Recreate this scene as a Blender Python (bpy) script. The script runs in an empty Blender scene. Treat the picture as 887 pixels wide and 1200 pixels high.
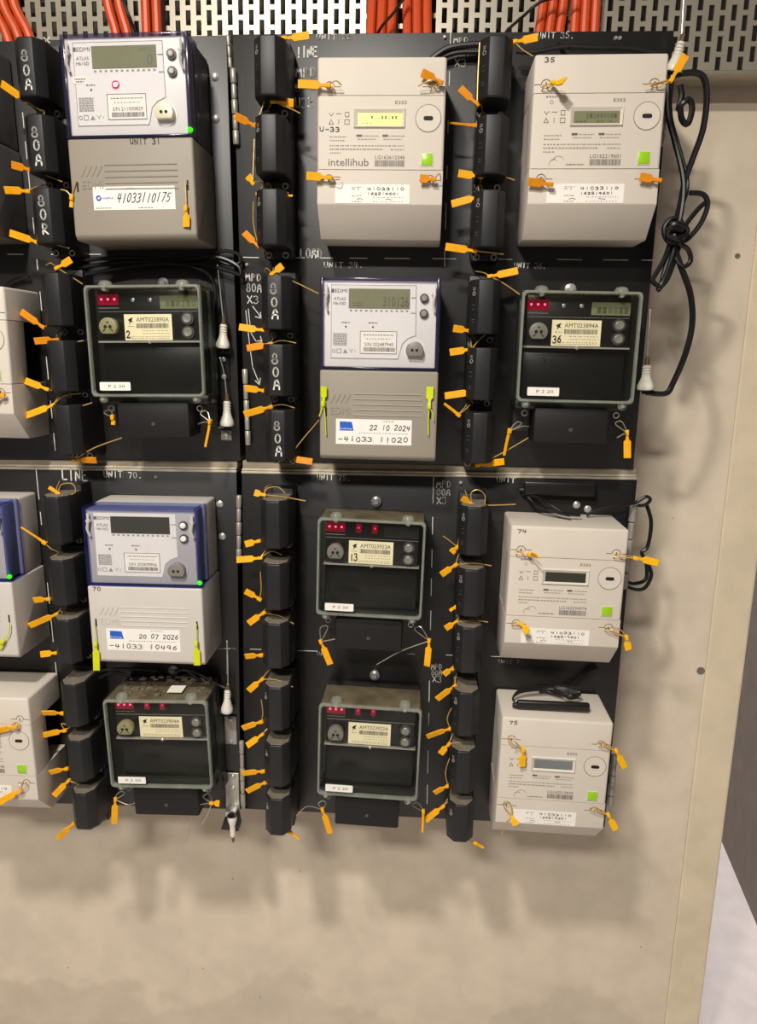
import bpy, bmesh, math, random
from mathutils import Vector, Matrix
random.seed(7)
SC = bpy.context.scene
COL = SC.collection

# ------------------------------------------------------------------ camera
EYE = 1.6; DIST = 1.15; FPX = 848.0; PCX, PCY = 443.5, 590.0
def rx(a): c, s = math.cos(a), math.sin(a); return Matrix(((1,0,0),(0,c,-s),(0,s,c)))
def ry(a): c, s = math.cos(a), math.sin(a); return Matrix(((c,0,s),(0,1,0),(-s,0,c)))
def rz(a): c, s = math.cos(a), math.sin(a); return Matrix(((c,-s,0),(s,c,0),(0,0,1)))
RR = rz(math.radians(3.42)) @ rx(math.radians(-11.62)) @ ry(math.radians(-1.011))
cam_d = bpy.data.cameras.new('camera'); cam = bpy.data.objects.new('camera', cam_d); COL.objects.link(cam)
cam_d.sensor_fit = 'VERTICAL'; cam_d.sensor_height = 36.0; cam_d.lens = FPX / 1200 * 36
cam_d.shift_y = -(600 - PCY) / 1200; cam_d.clip_start = 0.05
r_, f_, u_ = RR @ Vector((1,0,0)), RR @ Vector((0,1,0)), RR @ Vector((0,0,1))
cam.matrix_world = Matrix(((r_.x,u_.x,-f_.x,0),(r_.y,u_.y,-f_.y,-DIST),(r_.z,u_.z,-f_.z,EYE),(0,0,0,1)))
SC.camera = cam

def U(u, v, y=0.0):
    """real point at depth y (metres behind the meter panel plane) seen at photo position u, v"""
    d = RR @ Vector(((u-PCX)/FPX, 1, (PCY-v)/FPX)); t = (DIST+y)/d.y
    return Vector((d.x*t, y, EYE + d.z*t))
def GROUND(u, v, z=0.0):
    d = RR @ Vector(((u-PCX)/FPX, 1, (PCY-v)/FPX)); t = (z-EYE)/d.z
    return Vector((d.x*t, -DIST + d.y*t, z))

# ------------------------------------------------------------------ world, lamps, exposure
def lin(c): c /= 255.0; return c/12.92 if c <= .04045 else ((c+.055)/1.055)**2.4
def RGB(r, g, b): return (lin(r), lin(g), lin(b), 1)
W = bpy.data.worlds.new('world'); SC.world = W; W.use_nodes = True
W.node_tree.nodes['Background'].inputs[0].default_value = (1.0, .95, .88, 1)
W.node_tree.nodes['Background'].inputs[1].default_value = .08
def area(name, loc, target, sx, sy, power, col):
    l = bpy.data.lights.new(name, 'AREA'); l.shape = 'RECTANGLE'; l.size = sx; l.size_y = sy; l.energy = power; l.color = col
    o = bpy.data.objects.new(name, l); COL.objects.link(o); o.location = loc
    o.rotation_euler = (Vector(target)-Vector(loc)).to_track_quat('-Z', 'Z').to_euler(); return o
area('ceiling_lamp', (-.45, -1.4, 2.78), (-.45, -1.4, 0), .14, .14, 43, (1.0, .93, .84))
area('fill_lamp_behind', (-.5, -2.3, 2.78), (-.5, -2.3, 0), .42, .25, 62, (1.0, .95, .89))  # unseen lamp added to even the light from top to bottom
area('fill_lamp_right', (.80, 1.9, 2.75), (.80, 1.9, 0), .4, .2, 75, (1.0, .95, .95))  # unseen lamp added to brighten the floor and dark wall at right
SC.view_settings.view_transform = 'Standard'; SC.view_settings.look = 'None'
SC.view_settings.exposure = 0.0; SC.view_settings.gamma = 1.0; SC.view_settings.use_curve_mapping = False

# ------------------------------------------------------------------ materials
MATS = {}
def mat(name, col, rough=.5, metal=0.0, var=.06, scale=40, bump=0.0, bscale=200, emit=0, coat=0, spec=.5):
    m = bpy.data.materials.new(name); m.use_nodes = True; nt = m.node_tree; n = nt.nodes; b = n['Principled BSDF']
    b.inputs['Roughness'].default_value = rough; b.inputs['Metallic'].default_value = metal
    b.inputs['Specular IOR Level'].default_value = spec
    b.inputs['Coat Weight'].default_value = coat
    tc = n.new('ShaderNodeTexCoord')
    no = n.new('ShaderNodeTexNoise'); no.inputs['Scale'].default_value = scale; no.inputs['Detail'].default_value = 5
    nt.links.new(tc.outputs['Object'], no.inputs['Vector'])
    cr = n.new('ShaderNodeValToRGB')
    cr.color_ramp.elements[0].position = .3; cr.color_ramp.elements[1].position = .7
    cr.color_ramp.elements[0].color = tuple(c*(1-var) for c in col[:3]) + (1,)
    cr.color_ramp.elements[1].color = tuple(min(1, c*(1+var)) for c in col[:3]) + (1,)
    nt.links.new(no.outputs['Fac'], cr.inputs['Fac']); nt.links.new(cr.outputs['Color'], b.inputs['Base Color'])
    if bump:
        n2 = n.new('ShaderNodeTexNoise'); n2.inputs['Scale'].default_value = bscale; n2.inputs['Detail'].default_value = 4
        nt.links.new(tc.outputs['Object'], n2.inputs['Vector'])
        bp = n.new('ShaderNodeBump'); bp.inputs['Strength'].default_value = bump; bp.inputs['Distance'].default_value = .002
        nt.links.new(n2.outputs['Fac'], bp.inputs['Height']); nt.links.new(bp.outputs['Normal'], b.inputs['Normal'])
    if emit:
        b.inputs['Emission Color'].default_value = col; b.inputs['Emission Strength'].default_value = emit
    MATS[name] = m; return m
def clear(name, tint, haze, fac, rough=.08, dust=0.0):
    """see-through plastic: tinted transparency mixed with a glossy, slightly hazy surface"""
    m = bpy.data.materials.new(name); m.use_nodes = True; nt = m.node_tree; n = nt.nodes; b = n['Principled BSDF']
    b.inputs['Base Color'].default_value = haze; b.inputs['Roughness'].default_value = rough
    t = n.new('ShaderNodeBsdfTransparent'); t.inputs[0].default_value = tint
    mx = n.new('ShaderNodeMixShader'); mx.inputs[0].default_value = fac
    if dust:
        tc = n.new('ShaderNodeTexCoord'); no = n.new('ShaderNodeTexNoise'); no.inputs['Scale'].default_value = 30; no.inputs['Detail'].default_value = 6
        nt.links.new(tc.outputs['Object'], no.inputs['Vector'])
        mr = n.new('ShaderNodeMapRange'); mr.inputs[1].default_value = .3; mr.inputs[2].default_value = .7
        mr.inputs[3].default_value = max(0, fac-dust); mr.inputs[4].default_value = min(1, fac+dust)
        nt.links.new(no.outputs['Fac'], mr.inputs[0]); nt.links.new(mr.outputs[0], mx.inputs[0])
    nt.links.new(t.outputs[0], mx.inputs[1]); nt.links.new(b.outputs[0], mx.inputs[2])
    nt.links.new(mx.outputs[0], n['Material Output'].inputs[0]); MATS[name] = m; return m

mat('panel_black', RGB(19, 17, 15), .43, 0, .18, 12, .05, 500, spec=.7)
mat('panel_flange', RGB(196, 186, 166), .55, .1, .25, 30)
mat('fuse_black', RGB(31, 31, 32), .46, 0, .12, 30, .08, 900, spec=.4)
mat('fuse_dust', RGB(122, 113, 98), .8, 0, .3, 60)
mat('dark_hole', RGB(14, 13, 12), .7, 0, .1, 30)
mat('ivory', RGB(213, 204, 190), .6, 0, .025, 14, spec=.3)
mat('ivory_shade', RGB(214, 207, 193), .45, 0, .03, 14)
mat('groove', RGB(120, 112, 100), .6)
mat('beige', RGB(146, 138, 124), .55, 0, .03, 14)
mat('edmi_white', RGB(202, 195, 186), .55, 0, .03, 14, spec=.35)
mat('edmi_body', RGB(186, 180, 172), .5, 0, .04, 14)
mat('edmi_body_shaded', RGB(96, 92, 90), .5, 0, .06, 14)  # body grey darkened for the side turned away from the lamp
mat('plate_white', RGB(226, 222, 220), .45, 0, .02, 20)
mat('plate_grey', RGB(170, 168, 172), .45, 0, .03, 20)
mat('paper', RGB(238, 234, 224), .55, 0, .02, 40)
mat('cream_label', RGB(252, 236, 196), .55, 0, .04, 50)
mat('ink', RGB(38, 36, 38), .6)
mat('print_grey', RGB(92, 87, 82), .6)
mat('print_faint', RGB(142, 136, 126), .6)
mat('chalk', RGB(225, 222, 214), .8, 0, .12, 300)
mat('chalk_faint', RGB(150, 147, 140), .8, 0, .2, 300)
mat('pen', RGB(30, 28, 30), .6)
mat('blue_print', RGB(30, 90, 190), .5)
mat('lcd_green', RGB(126, 128, 98), .18, 0, .04, 30)
mat('lcd_dark', RGB(58, 56, 46), .18, 0, .05, 30)
mat('lcd_grey', RGB(112, 118, 118), .2, 0, .05, 30)
mat('lcd_lit', RGB(226, 222, 110), .3, 0, .04, 30, emit=.25)
mat('lcd_segment', RGB(84, 84, 62), .4)
mat('green_button', RGB(150, 205, 20), .3, 0, .05, 60)
mat('led_red', (1, .01, .05, 1), .3, emit=1.6)
mat('led_red_dim', (.9, .02, .08, 1), .3, emit=1.0)
mat('led_pink', (1, .10, .22, 1), .3, emit=2.2)
mat('led_white_core', (1, .75, .8, 1), .3, emit=6)
mat('led_window', RGB(120, 6, 30), .2, 0, .4, 90, emit=.5)
mat('led_green', (.03, .9, .0, 1), .3, emit=1)
mat('amt_black', RGB(34, 32, 30), .42, 0, .12, 22)
mat('amt_plate', RGB(26, 24, 22), .3, 0, .15, 12)
mat('amt_terminal', RGB(30, 28, 27), .55, 0, .1, 22, .05, 700, spec=.3)
mat('steel', RGB(200, 197, 192), .32, .55, .1, 50)
mat('clasp_wire', RGB(214, 210, 204), .35, .25, .06, 50)
mat('zinc', RGB(176, 171, 160), .42, .45, .15, 40)
mat('button_grey', RGB(150, 146, 138), .35, .3, .1, 60)
mat('button_dark', RGB(70, 68, 64), .4)
mat('port_olive', RGB(150, 144, 104), .4, 0, .06, 60)
mat('port_grey', RGB(128, 122, 114), .4, 0, .06, 60)
mat('port_cream', RGB(216, 210, 182), .4, 0, .04, 60)
mat('seal_orange', RGB(242, 170, 18), .6, 0, .10, 60, spec=.25)
mat('seal_deep', RGB(220, 138, 10), .6, 0, .10, 60, spec=.25)
mat('seal_yellow', RGB(250, 186, 10), .6, 0, .06, 60, spec=.25)
mat('seal_lime', RGB(205, 214, 8), .4, 0, .06, 60)
mat('seal_wire', RGB(205, 165, 90), .35, .3, .15, 90)
mat('seal_wire_steel', RGB(190, 180, 165), .3, .7, .1, 90)
mat('cable_black', RGB(22, 21, 21), .38, 0, .1, 60)
mat('cable_orange', RGB(232, 88, 36), .42, 0, .06, 30)
mat('antenna_white', RGB(228, 222, 208), .4, 0, .04, 30)
mat('bronze', RGB(120, 96, 70), .4, .5, .2, 80)
mat('dust', RGB(104, 94, 76), .95, 0, .6, 120, .6, 300)
clear('clear_window', (.97, .98, .97, 1), RGB(70, 68, 62), .03, .04)
clear('clear_wall', (.86, .90, .87, 1), RGB(84, 88, 78), .14, .15, .06)
clear('clear_dusty', (.74, .71, .62, 1), RGB(150, 138, 112), .38, .35, .16)
clear('clear_rim', (.82, .87, .83, 1), RGB(190, 193, 180), .34, .10, .08)
clear('blue_rim', (.56, .60, .86, 1), RGB(58, 66, 122), .18, .1, .05)
clear('violet_rim', (.66, .64, .76, 1), RGB(62, 60, 88), .34, .12, .05)
clear('blue_window', (.985, .985, .985, 1), RGB(150, 150, 170), .03, .05)

# perforated tray metal and concrete
def concrete(name, base, stain=False, seed=0.0):
    m = mat(name, base, .85, 0, .025, 2.2, .08, 60); nt = m.node_tree; n = nt.nodes; b = n['Principled BSDF']
    cr = [x for x in n if x.type == 'VALTORGB'][0]; tc = [x for x in n if x.type == 'TEX_COORD'][0]
    n2 = n.new('ShaderNodeTexNoise'); n2.inputs['Scale'].default_value = 17; n2.inputs['Detail'].default_value = 8
    mp = n.new('ShaderNodeMapping'); mp.inputs['Location'].default_value = (seed, 0, 0)
    nt.links.new(tc.outputs['Object'], mp.inputs['Vector']); nt.links.new(mp.outputs[0], n2.inputs['Vector'])
    mx = n.new('ShaderNodeMix'); mx.data_type = 'RGBA'; mx.blend_type = 'MULTIPLY'; mx.inputs[0].default_value = 1
    c2 = n.new('ShaderNodeValToRGB'); c2.color_ramp.elements[0].color = (.93, .925, .92, 1); c2.color_ramp.elements[1].color = (1.04, 1.035, 1.03, 1)
    c2.color_ramp.elements[0].position = .35; c2.color_ramp.elements[1].position = .65
    nt.links.new(n2.outputs['Fac'], c2.inputs[0]); nt.links.new(cr.outputs[0], mx.inputs[6]); nt.links.new(c2.outputs[0], mx.inputs[7])
    # pin holes
    v = n.new('ShaderNodeTexVoronoi'); v.inputs['Scale'].default_value = 11; v.inputs['Randomness'].default_value = 1
    nt.links.new(mp.outputs[0], v.inputs['Vector'])
    ph = n.new('ShaderNodeMapRange'); ph.inputs[1].default_value = .012; ph.inputs[2].default_value = .035; ph.inputs[3].default_value = .5; ph.inputs[4].default_value = 1
    nt.links.new(v.outputs['Distance'], ph.inputs[0])
    m3 = n.new('ShaderNodeMix'); m3.data_type = 'RGBA'; m3.blend_type = 'MULTIPLY'; m3.inputs[0].default_value = 1
    nt.links.new(mx.outputs[2], m3.inputs[6]); nt.links.new(ph.outputs[0], m3.inputs[7]); out = m3.outputs[2]
    if stain:   # old tide mark of dampness low on the wall
        sp = n.new('ShaderNodeSeparateXYZ'); nt.links.new(tc.outputs['Object'], sp.inputs[0])
        n4 = n.new('ShaderNodeTexNoise'); n4.inputs['Scale'].default_value = 3.2; n4.inputs['Detail'].default_value = 7
        nt.links.new(tc.outputs['Object'], n4.inputs['Vector'])
        ma = n.new('ShaderNodeMath'); ma.operation = 'MULTIPLY_ADD'; ma.inputs[1].default_value = .42; nt.links.new(n4.outputs['Fac'], ma.inputs[0]); nt.links.new(sp.outputs['Z'], ma.inputs[2])
        rp = n.new('ShaderNodeMapRange'); rp.inputs[1].default_value = .385; rp.inputs[2].default_value = .40; rp.inputs[3].default_value = .88; rp.inputs[4].default_value = 1.0
        nt.links.new(ma.outputs[0], rp.inputs[0])
        m5 = n.new('ShaderNodeMix'); m5.data_type = 'RGBA'; m5.blend_type = 'MULTIPLY'; m5.inputs[0].default_value = 1
        nt.links.new(out, m5.inputs[6]); nt.links.new(rp.outputs[0], m5.inputs[7]); out = m5.outputs[2]
    nt.links.new(out, b.inputs['Base Color']); return m
concrete('wall_concrete', RGB(226, 212, 189), True)
concrete('pier_concrete', RGB(228, 213, 184), False, 3.0)
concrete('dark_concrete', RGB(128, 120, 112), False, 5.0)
concrete('floor_concrete', RGB(205, 197, 195), False, 8.0)
mat('slot_shade_grey', RGB(74, 68, 60), .8)  # dark grey standing for the shade behind the tray slots
mat('tray_zinc', RGB(178, 170, 152), .38, .45, .12, 9)

# ------------------------------------------------------------------ mesh helpers
class MB:
    def __init__(s): s.v = []; s.f = []
    def add(s, v, f):
        o = len(s.v); s.v += [tuple(p) for p in v]; s.f += [tuple(i+o for i in q) for q in f]; return s
    def box(s, x0, x1, y0, y1, z0, z1):
        x0, x1 = min(x0,x1), max(x0,x1); y0, y1 = min(y0,y1), max(y0,y1); z0, z1 = min(z0,z1), max(z0,z1)
        return s.add([(x0,y0,z0),(x1,y0,z0),(x1,y1,z0),(x0,y1,z0),(x0,y0,z1),(x1,y0,z1),(x1,y1,z1),(x0,y1,z1)],
                     [(0,3,2,1),(4,5,6,7),(0,1,5,4),(1,2,6,5),(2,3,7,6),(3,0,4,7)])
    def prism_x(s, prof, x0, x1):          # prof in (y, z)
        n = len(prof)
        return s.add([(x0,y,z) for y,z in prof]+[(x1,y,z) for y,z in prof],
                     [tuple(range(n)), tuple(range(2*n-1, n-1, -1))]+[(i,i+n,(i+1)%n+n,(i+1)%n) for i in range(n)])
    def prism_y(s, prof, y0, y1):          # prof in (x, z)
        n = len(prof)
        return s.add([(x,y0,z) for x,z in prof]+[(x,y1,z) for x,z in prof],
                     [tuple(range(n-1,-1,-1)), tuple(range(n, 2*n))]+[((i+1)%n,(i+1)%n+n,i+n,i) for i in range(n)])
    def rings(s, rings, close=True):       # lofted closed rings
        n = len(rings[0]); o = len(s.v); s.v += [tuple(p) for r in rings for p in r]
        for k in range(len(rings)-1):
            for i in range(n): s.f.append((o+k*n+i, o+k*n+(i+1)%n, o+(k+1)*n+(i+1)%n, o+(k+1)*n+i))
        if close:
            s.f.append(tuple(o+i for i in range(n-1,-1,-1))); e = o+(len(rings)-1)*n; s.f.append(tuple(e+i for i in range(n)))
        return s
    def tube(s, pts, r, n=6, closed=False, taper=None):
        pts = [Vector(p) for p in pts]; m = len(pts); rings = []; up = Vector((.13,.31,.94)).normalized(); prev = None
        for i, p in enumerate(pts):
            a = pts[(i-1) % m] if (closed or i) else p; b = pts[(i+1) % m] if (closed or i < m-1) else p
            t = (b-a)
            t = t.normalized() if t.length > 1e-9 else Vector((0,0,1))
            if prev is None: nn = t.cross(up); nn = nn if nn.length > 1e-3 else t.cross(Vector((1,0,0)))
            else: nn = prev - t*prev.dot(t)
            nn.normalize(); prev = nn; bb = t.cross(nn)
            rr = r if taper is None else r*(1+(taper-1)*i/(m-1))
            rings.append([p+nn*math.cos(2*math.pi*k/n)*rr+bb*math.sin(2*math.pi*k/n)*rr for k in range(n)])
        if closed: rings.append(rings[0]); return s.rings(rings, False)
        return s.rings(rings)
    def lathe(s, c, ax, prof, n=14):       # prof: list of (distance along ax, radius)
        c = Vector(c); ax = Vector(ax).normalized(); q = ax.cross(Vector((.2,.9,.37))).normalized(); w = ax.cross(q)
        return s.rings([[c+ax*h+(q*math.cos(2*math.pi*k/n)+w*math.sin(2*math.pi*k/n))*max(r,1e-5) for k in range(n)] for h, r in prof])
    def disc(s, x, z, y0, y1, r, n=18):    # short cylinder facing the viewer
        return s.lathe((x,y0,z), (0,-1,0), [(0,r),(y0-y1,r)], n)
    def torus(s, x, z, y, R_, r, n=22, m=6, a0=0, a1=2*math.pi):
        full = abs(a1-a0-2*math.pi) < 1e-6; k = n if full else n+1
        return s.tube([(x+R_*math.cos(a0+(a1-a0)*i/n), y, z+R_*math.sin(a0+(a1-a0)*i/n)) for i in range(k)], r, m, full)
    def quad(s, x0, x1, z0, z1, y):        # flat print facing the viewer
        return s.add([(x0,y,z0),(x1,y,z0),(x1,y,z1),(x0,y,z1)], [(0,1,2,3)])
    def stroke(s, pts, w, y):
        for (ax,az),(bx,bz) in zip(pts[:-1], pts[1:]):
            d = Vector((bx-ax, bz-az)); L = d.length
            if L < 1e-7: continue
            d /= L; n = Vector((-d.y, d.x))*w/2; e = d*w*.35
            P = [(ax-e.x-n.x,y,az-e.y-n.y),(bx+e.x-n.x,y,bz+e.y-n.y),(bx+e.x+n.x,y,bz+e.y+n.y),(ax-e.x+n.x,y,az-e.y+n.y)]
            s.add(P, [(0,1,2,3)])
        return s
    def mesh(s, name, bevel=0, seg=2, pick=None, smooth=35, org=None):
        me = bpy.data.meshes.new(name)
        v = s.v if org is None else [(p[0]-org[0], p[1]-org[1], p[2]-org[2]) for p in s.v]
        me.from_pydata(v, [], s.f); me.validate()
        bm = bmesh.new(); bm.from_mesh(me); bmesh.ops.recalc_face_normals(bm, faces=bm.faces) if bevel or smooth else None
        if bevel:
            es = [e for e in bm.edges if (pick is None or pick(e)) and len(e.link_faces) == 2 and e.calc_face_angle(0) > .5]
            bmesh.ops.bevel(bm, geom=es, offset=bevel, segments=seg, profile=.5, affect='EDGES', clamp_overlap=True)
        bm.to_mesh(me); bm.free()
        if smooth:
            me.polygons.foreach_set('use_smooth', [True]*len(me.polygons)); me.set_sharp_from_angle(angle=math.radians(smooth))
        return me
    def build(s, name, m, parent=None, bevel=0, seg=2, pick=None, smooth=35, org=None):
        me = s.mesh(name, bevel, seg, pick, smooth, org); me.materials.append(MATS[m])
        o = link(name, me, parent)
        if name in ('printing', 'small_print', 'form_print', 'label_small_print', 'serial_print'): o['kind'] = 'stuff'   # print too fine to pick apart
        return o
def link(name, me, parent=None):
    o = bpy.data.objects.new(name, me); COL.objects.link(o)
    if parent is not None: o.parent = parent
    return o
def tag(o, label, cat, group=None):
    o['label'] = label; o['category'] = cat
    if group: o['group'] = group
    return o
def thing(name, label, cat, loc, rot=0.0, scale=None, group=None):
    o = bpy.data.objects.new(name, None); COL.objects.link(o); o.empty_display_size = .02
    o.location = loc; o.rotation_euler = (0, rot, 0)
    if scale: o.scale = scale
    return tag(o, label, cat, group)
def struct(o): o['kind'] = 'structure'; return o
def smooth_path(P, k=6):
    P = [Vector(p) for p in P]; out = []
    for i in range(len(P)-1):
        a, b, c, d = P[max(i-1,0)], P[i], P[i+1], P[min(i+2, len(P)-1)]
        for j in range(k):
            t = j/k
            out.append(.5*((2*b)+(c-a)*t+(2*a-5*b+4*c-d)*t*t+(3*b-a-3*c+d)*t**3))
    out.append(P[-1]); return out

# printed lettering (built-in font) and hand lettering (own strokes)
_tc = {}
def glyphs(s):
    if s not in _tc:
        cu = bpy.data.curves.new('t', 'FONT'); cu.body = s; cu.size = 1; cu.resolution_u = 2
        ob = bpy.data.objects.new('t', cu); COL.objects.link(ob)
        dg = bpy.context.evaluated_depsgraph_get(); me = bpy.data.meshes.new_from_object(ob.evaluated_get(dg))
        V = [tuple(v.co) for v in me.vertices]; F = [tuple(p.vertices) for p in me.polygons]
        bpy.data.objects.remove(ob); bpy.data.curves.remove(cu); bpy.data.meshes.remove(me); _tc[s] = (V, F)
    return _tc[s]
def ptext(mb, s, x0, x1, z0, h, y):
    """printed text fitted between x0 and x1, cap height h, on plane y"""
    V, F = glyphs(s)
    if not V: return
    a, b = min(p[0] for p in V), max(p[0] for p in V); c, d = min(p[1] for p in V), max(p[1] for p in V)
    mb.add([(x0+(p[0]-a)/(b-a)*(x1-x0), y, z0+(p[1]-c)/(d-c)*h) for p in V], F)
def arc(cx, cy, rx_, ry_, a0, a1, n=7):
    return [(cx+rx_*math.cos(math.radians(a0+(a1-a0)*i/n)), cy+ry_*math.sin(math.radians(a0+(a1-a0)*i/n))) for i in range(n+1)]
HAND = {
 '0': [arc(.5,.5,.38,.5,90,450,10)], '1': [[(.5,1),(.5,0)]], '2': [arc(.45,.72,.38,.28,170,-20,6)+[(.1,0),(.95,.02)]],
 '3': [arc(.4,.75,.38,.25,150,-80,6)+arc(.4,.26,.44,.27,85,-150,7)], '4': [[(.2,1),(.08,.42),(.9,.45)],[(.7,.95),(.62,0)]],
 '5': [[(.85,1),(.25,.98),(.2,.58)]+arc(.42,.3,.42,.3,100,-140,7)], '6': [[(.75,1),(.3,.6)]+arc(.5,.28,.36,.28,150,-210,9)],
 '7': [[(.08,.95),(.92,.97),(.4,0)]], '8': [arc(.5,.75,.3,.25,-90,270,9),arc(.5,.25,.4,.26,90,450,9)],
 '9': [arc(.45,.7,.34,.28,0,360,9)+[(.7,0)]],
 'A': [[(.05,0),(.3,.9),(.6,1),(.85,.6),(.9,0)],[(.12,.42),(.88,.45)]], 'D': [[(.12,0),(.12,1)],arc(.1,.5,.75,.5,90,-90,8)],
 'E': [[(.9,.98),(.12,1),(.1,.02),(.92,0)],[(.12,.52),(.75,.53)]], 'I': [[(.5,1),(.48,0)]], 'L': [[(.15,1),(.12,.05),(.9,.04)]],
 'M': [[(.02,0),(.15,.95),(.48,.4),(.8,.97),(.98,0)]], 'N': [[(.08,0),(.14,.95),(.82,.06),(.9,1)]], 'O': [arc(.5,.5,.42,.48,90,450,10)],
 'P': [[(.15,0),(.15,1)],arc(.15,.74,.68,.26,90,-90,7)], 'R': [[(.15,0),(.15,1)],arc(.15,.74,.62,.26,90,-90,7)+[(.9,0)]],
 'T': [[(0,.97),(1,1)],[(.5,1),(.46,0)]], 'U': [[(.1,1),(.12,.35)]+arc(.48,.3,.36,.3,180,360,6)+[(.88,1)]],
 'X': [[(.05,.95),(.92,.02)],[(.9,.98),(.08,0)]], '!': [[(.5,1),(.48,.32)],[(.47,.1),(.47,0)]], '.': [[(.4,.05),(.55,0)]], '-': [[(.1,.5),(.9,.52)]],
 ' ': []}
def htext(mb, s, x0, x1, z0, h, y, w=.0011, jit=.05, slant=0.0, spaced=.82):
    n = len(s); cw = (x1-x0)/n
    for i, ch in enumerate(s):
        jz = random.uniform(-jit, jit)*h; js = 1+random.uniform(-jit, jit)
        for st in HAND.get(ch, []):
            mb.stroke([(x0+cw*(i+(1-spaced)/2+px*spaced)+slant*pz*h, z0+jz+pz*h*js) for px, pz in st], w, y)
def greek(mb, x0, x1, z0, h, y, cov=.8):
    """print too small to read: a row of short dashes"""
    x = x0
    while x < x1:
        L = min(random.uniform(.0012, .0045), x1-x); mb.quad(x, x+L*cov, z0, z0+h, y); x += L+.0005
def barcode(mb, x0, x1, z0, z1, y, p=.0008):
    x = x0
    while x < x1-.0004:
        w = random.choice((.35,.5,.8))*p; mb.quad(x, x+w, z0, z1, y); x += w+random.choice((.3,.5,.6))*p

# ------------------------------------------------------------------ the setting
WY = .20                                     # face of the concrete wall, behind the meter panels
w = struct(MB().box(-2.2, .5605, WY, WY+.2, 0, 3.0).build('wall_back', 'wall_concrete', smooth=0))
we = struct(MB().box(.5612, .634, WY-.001, WY+.2, 0, 3.0).build('wall_end', 'pier_concrete', smooth=0, bevel=.004))
th = MB()
for (u, v, r) in ((821, 786, .006), (864, 300, .0035)):
    p = U(u, v, WY); o = MB().lathe((p.x, WY+.0, p.z), (0,-1,0), [(0,r*1.3),(.0012,r*1.3),(.0012,r*.7),(.0004,r*.5)], 10).build('tie_hole', 'groove', w)
g0, g1 = GROUND(843, 980), GROUND(887, 1085); dd = (g0-g1).normalized(); gA = g0+dd*3; gB = g1-dd*.6; nn = Vector((dd.y, -dd.x, 0))
if nn.x < 0: nn = -nn
wr = MB(); wr.add([gA, gB, gB+nn*.2, gA+nn*.2, gA+Vector((0,0,3)), gB+Vector((0,0,3)), gB+nn*.2+Vector((0,0,3)), gA+nn*.2+Vector((0,0,3))],
       [(0,3,2,1),(4,5,6,7),(0,1,5,4),(1,2,6,5),(2,3,7,6),(3,0,4,7)])
struct(wr.build('wall_right', 'dark_concrete', smooth=0))
struct(MB().box(-3, 4.2, -4, 5.5, -.1, 0).build('floor', 'floor_concrete', smooth=0))

# perforated cable tray fixed to the wall above the panels
def make_tray():
    y0 = .135; x0, x1, zb, zt = -1.25, .80, 2.047, 2.62
    px = .0172; pz = .0292; sw = .0080; sh = .0220
    nx = int((x1-x0)/px); nz = int((zt-zb-.008)/pz)
    mb = MB(); V = {}
    def vid(x, z):
        k = (round(x,5), round(z,5))
        if k not in V: V[k] = len(mb.v); mb.v.append((x, y0, z))
        return V[k]
    z0 = zb+.008
    for i in range(nx):
        xa, xb = x0+i*px, x0+(i+1)*px; sa, sb = (xa+xb)/2-sw/2, (xa+xb)/2+sw/2; off = (pz/2 if i % 2 else 0)
        zs = [z0-pz/2]
        for j in range(nz+1): zc = z0+off+j*pz; zs += [zc-sh/2, zc+sh/2]
        zs.append(zt)
        zs = [min(max(z, zb), zt) for z in zs]
        for xl, xr, web in ((xa,sa,True),(sb,xb,True),(sa,sb,False)):
            for k in range(len(zs)-1):
                if zs[k+1]-zs[k] < 1e-5: continue
                if not web and k % 2 == 1: continue
                mb.f.append((vid(xl,zs[k]), vid(xr,zs[k]), vid(xr,zs[k+1]), vid(xl,zs[k+1])))
    me = mb.mesh('perforated_plate', smooth=0, org=(0,y0,zb)); me.materials.append(MATS['tray_zinc'])
    t = thing('cable_tray', 'perforated galvanised cable tray on the wall above the meter panels', 'cable tray', (0,y0,zb))
    o = link('perforated_plate', me, t); md = o.modifiers.new('thickness', 'SOLIDIFY'); md.thickness = .0032; md.offset = 1
    MB().box(x0, x1, y0-.004, y0+.05, zb-.006, zb).build('bottom_lip', 'tray_zinc', t, bevel=.0015, org=(0,y0,zb))
    MB().box(x0, x1, y0+.045, y0+.05, zb, zt).build('slot_shade_back', 'slot_shade_grey', t, org=(0,y0,zb))  # dark sheet added behind the plate so its slots read as shaded
    MB().box(x0, x1, y0-.004, y0+.05, zt, zt+.006).build('top_lip', 'tray_zinc', t, bevel=.0015, org=(0,y0,zb))
make_tray()

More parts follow.
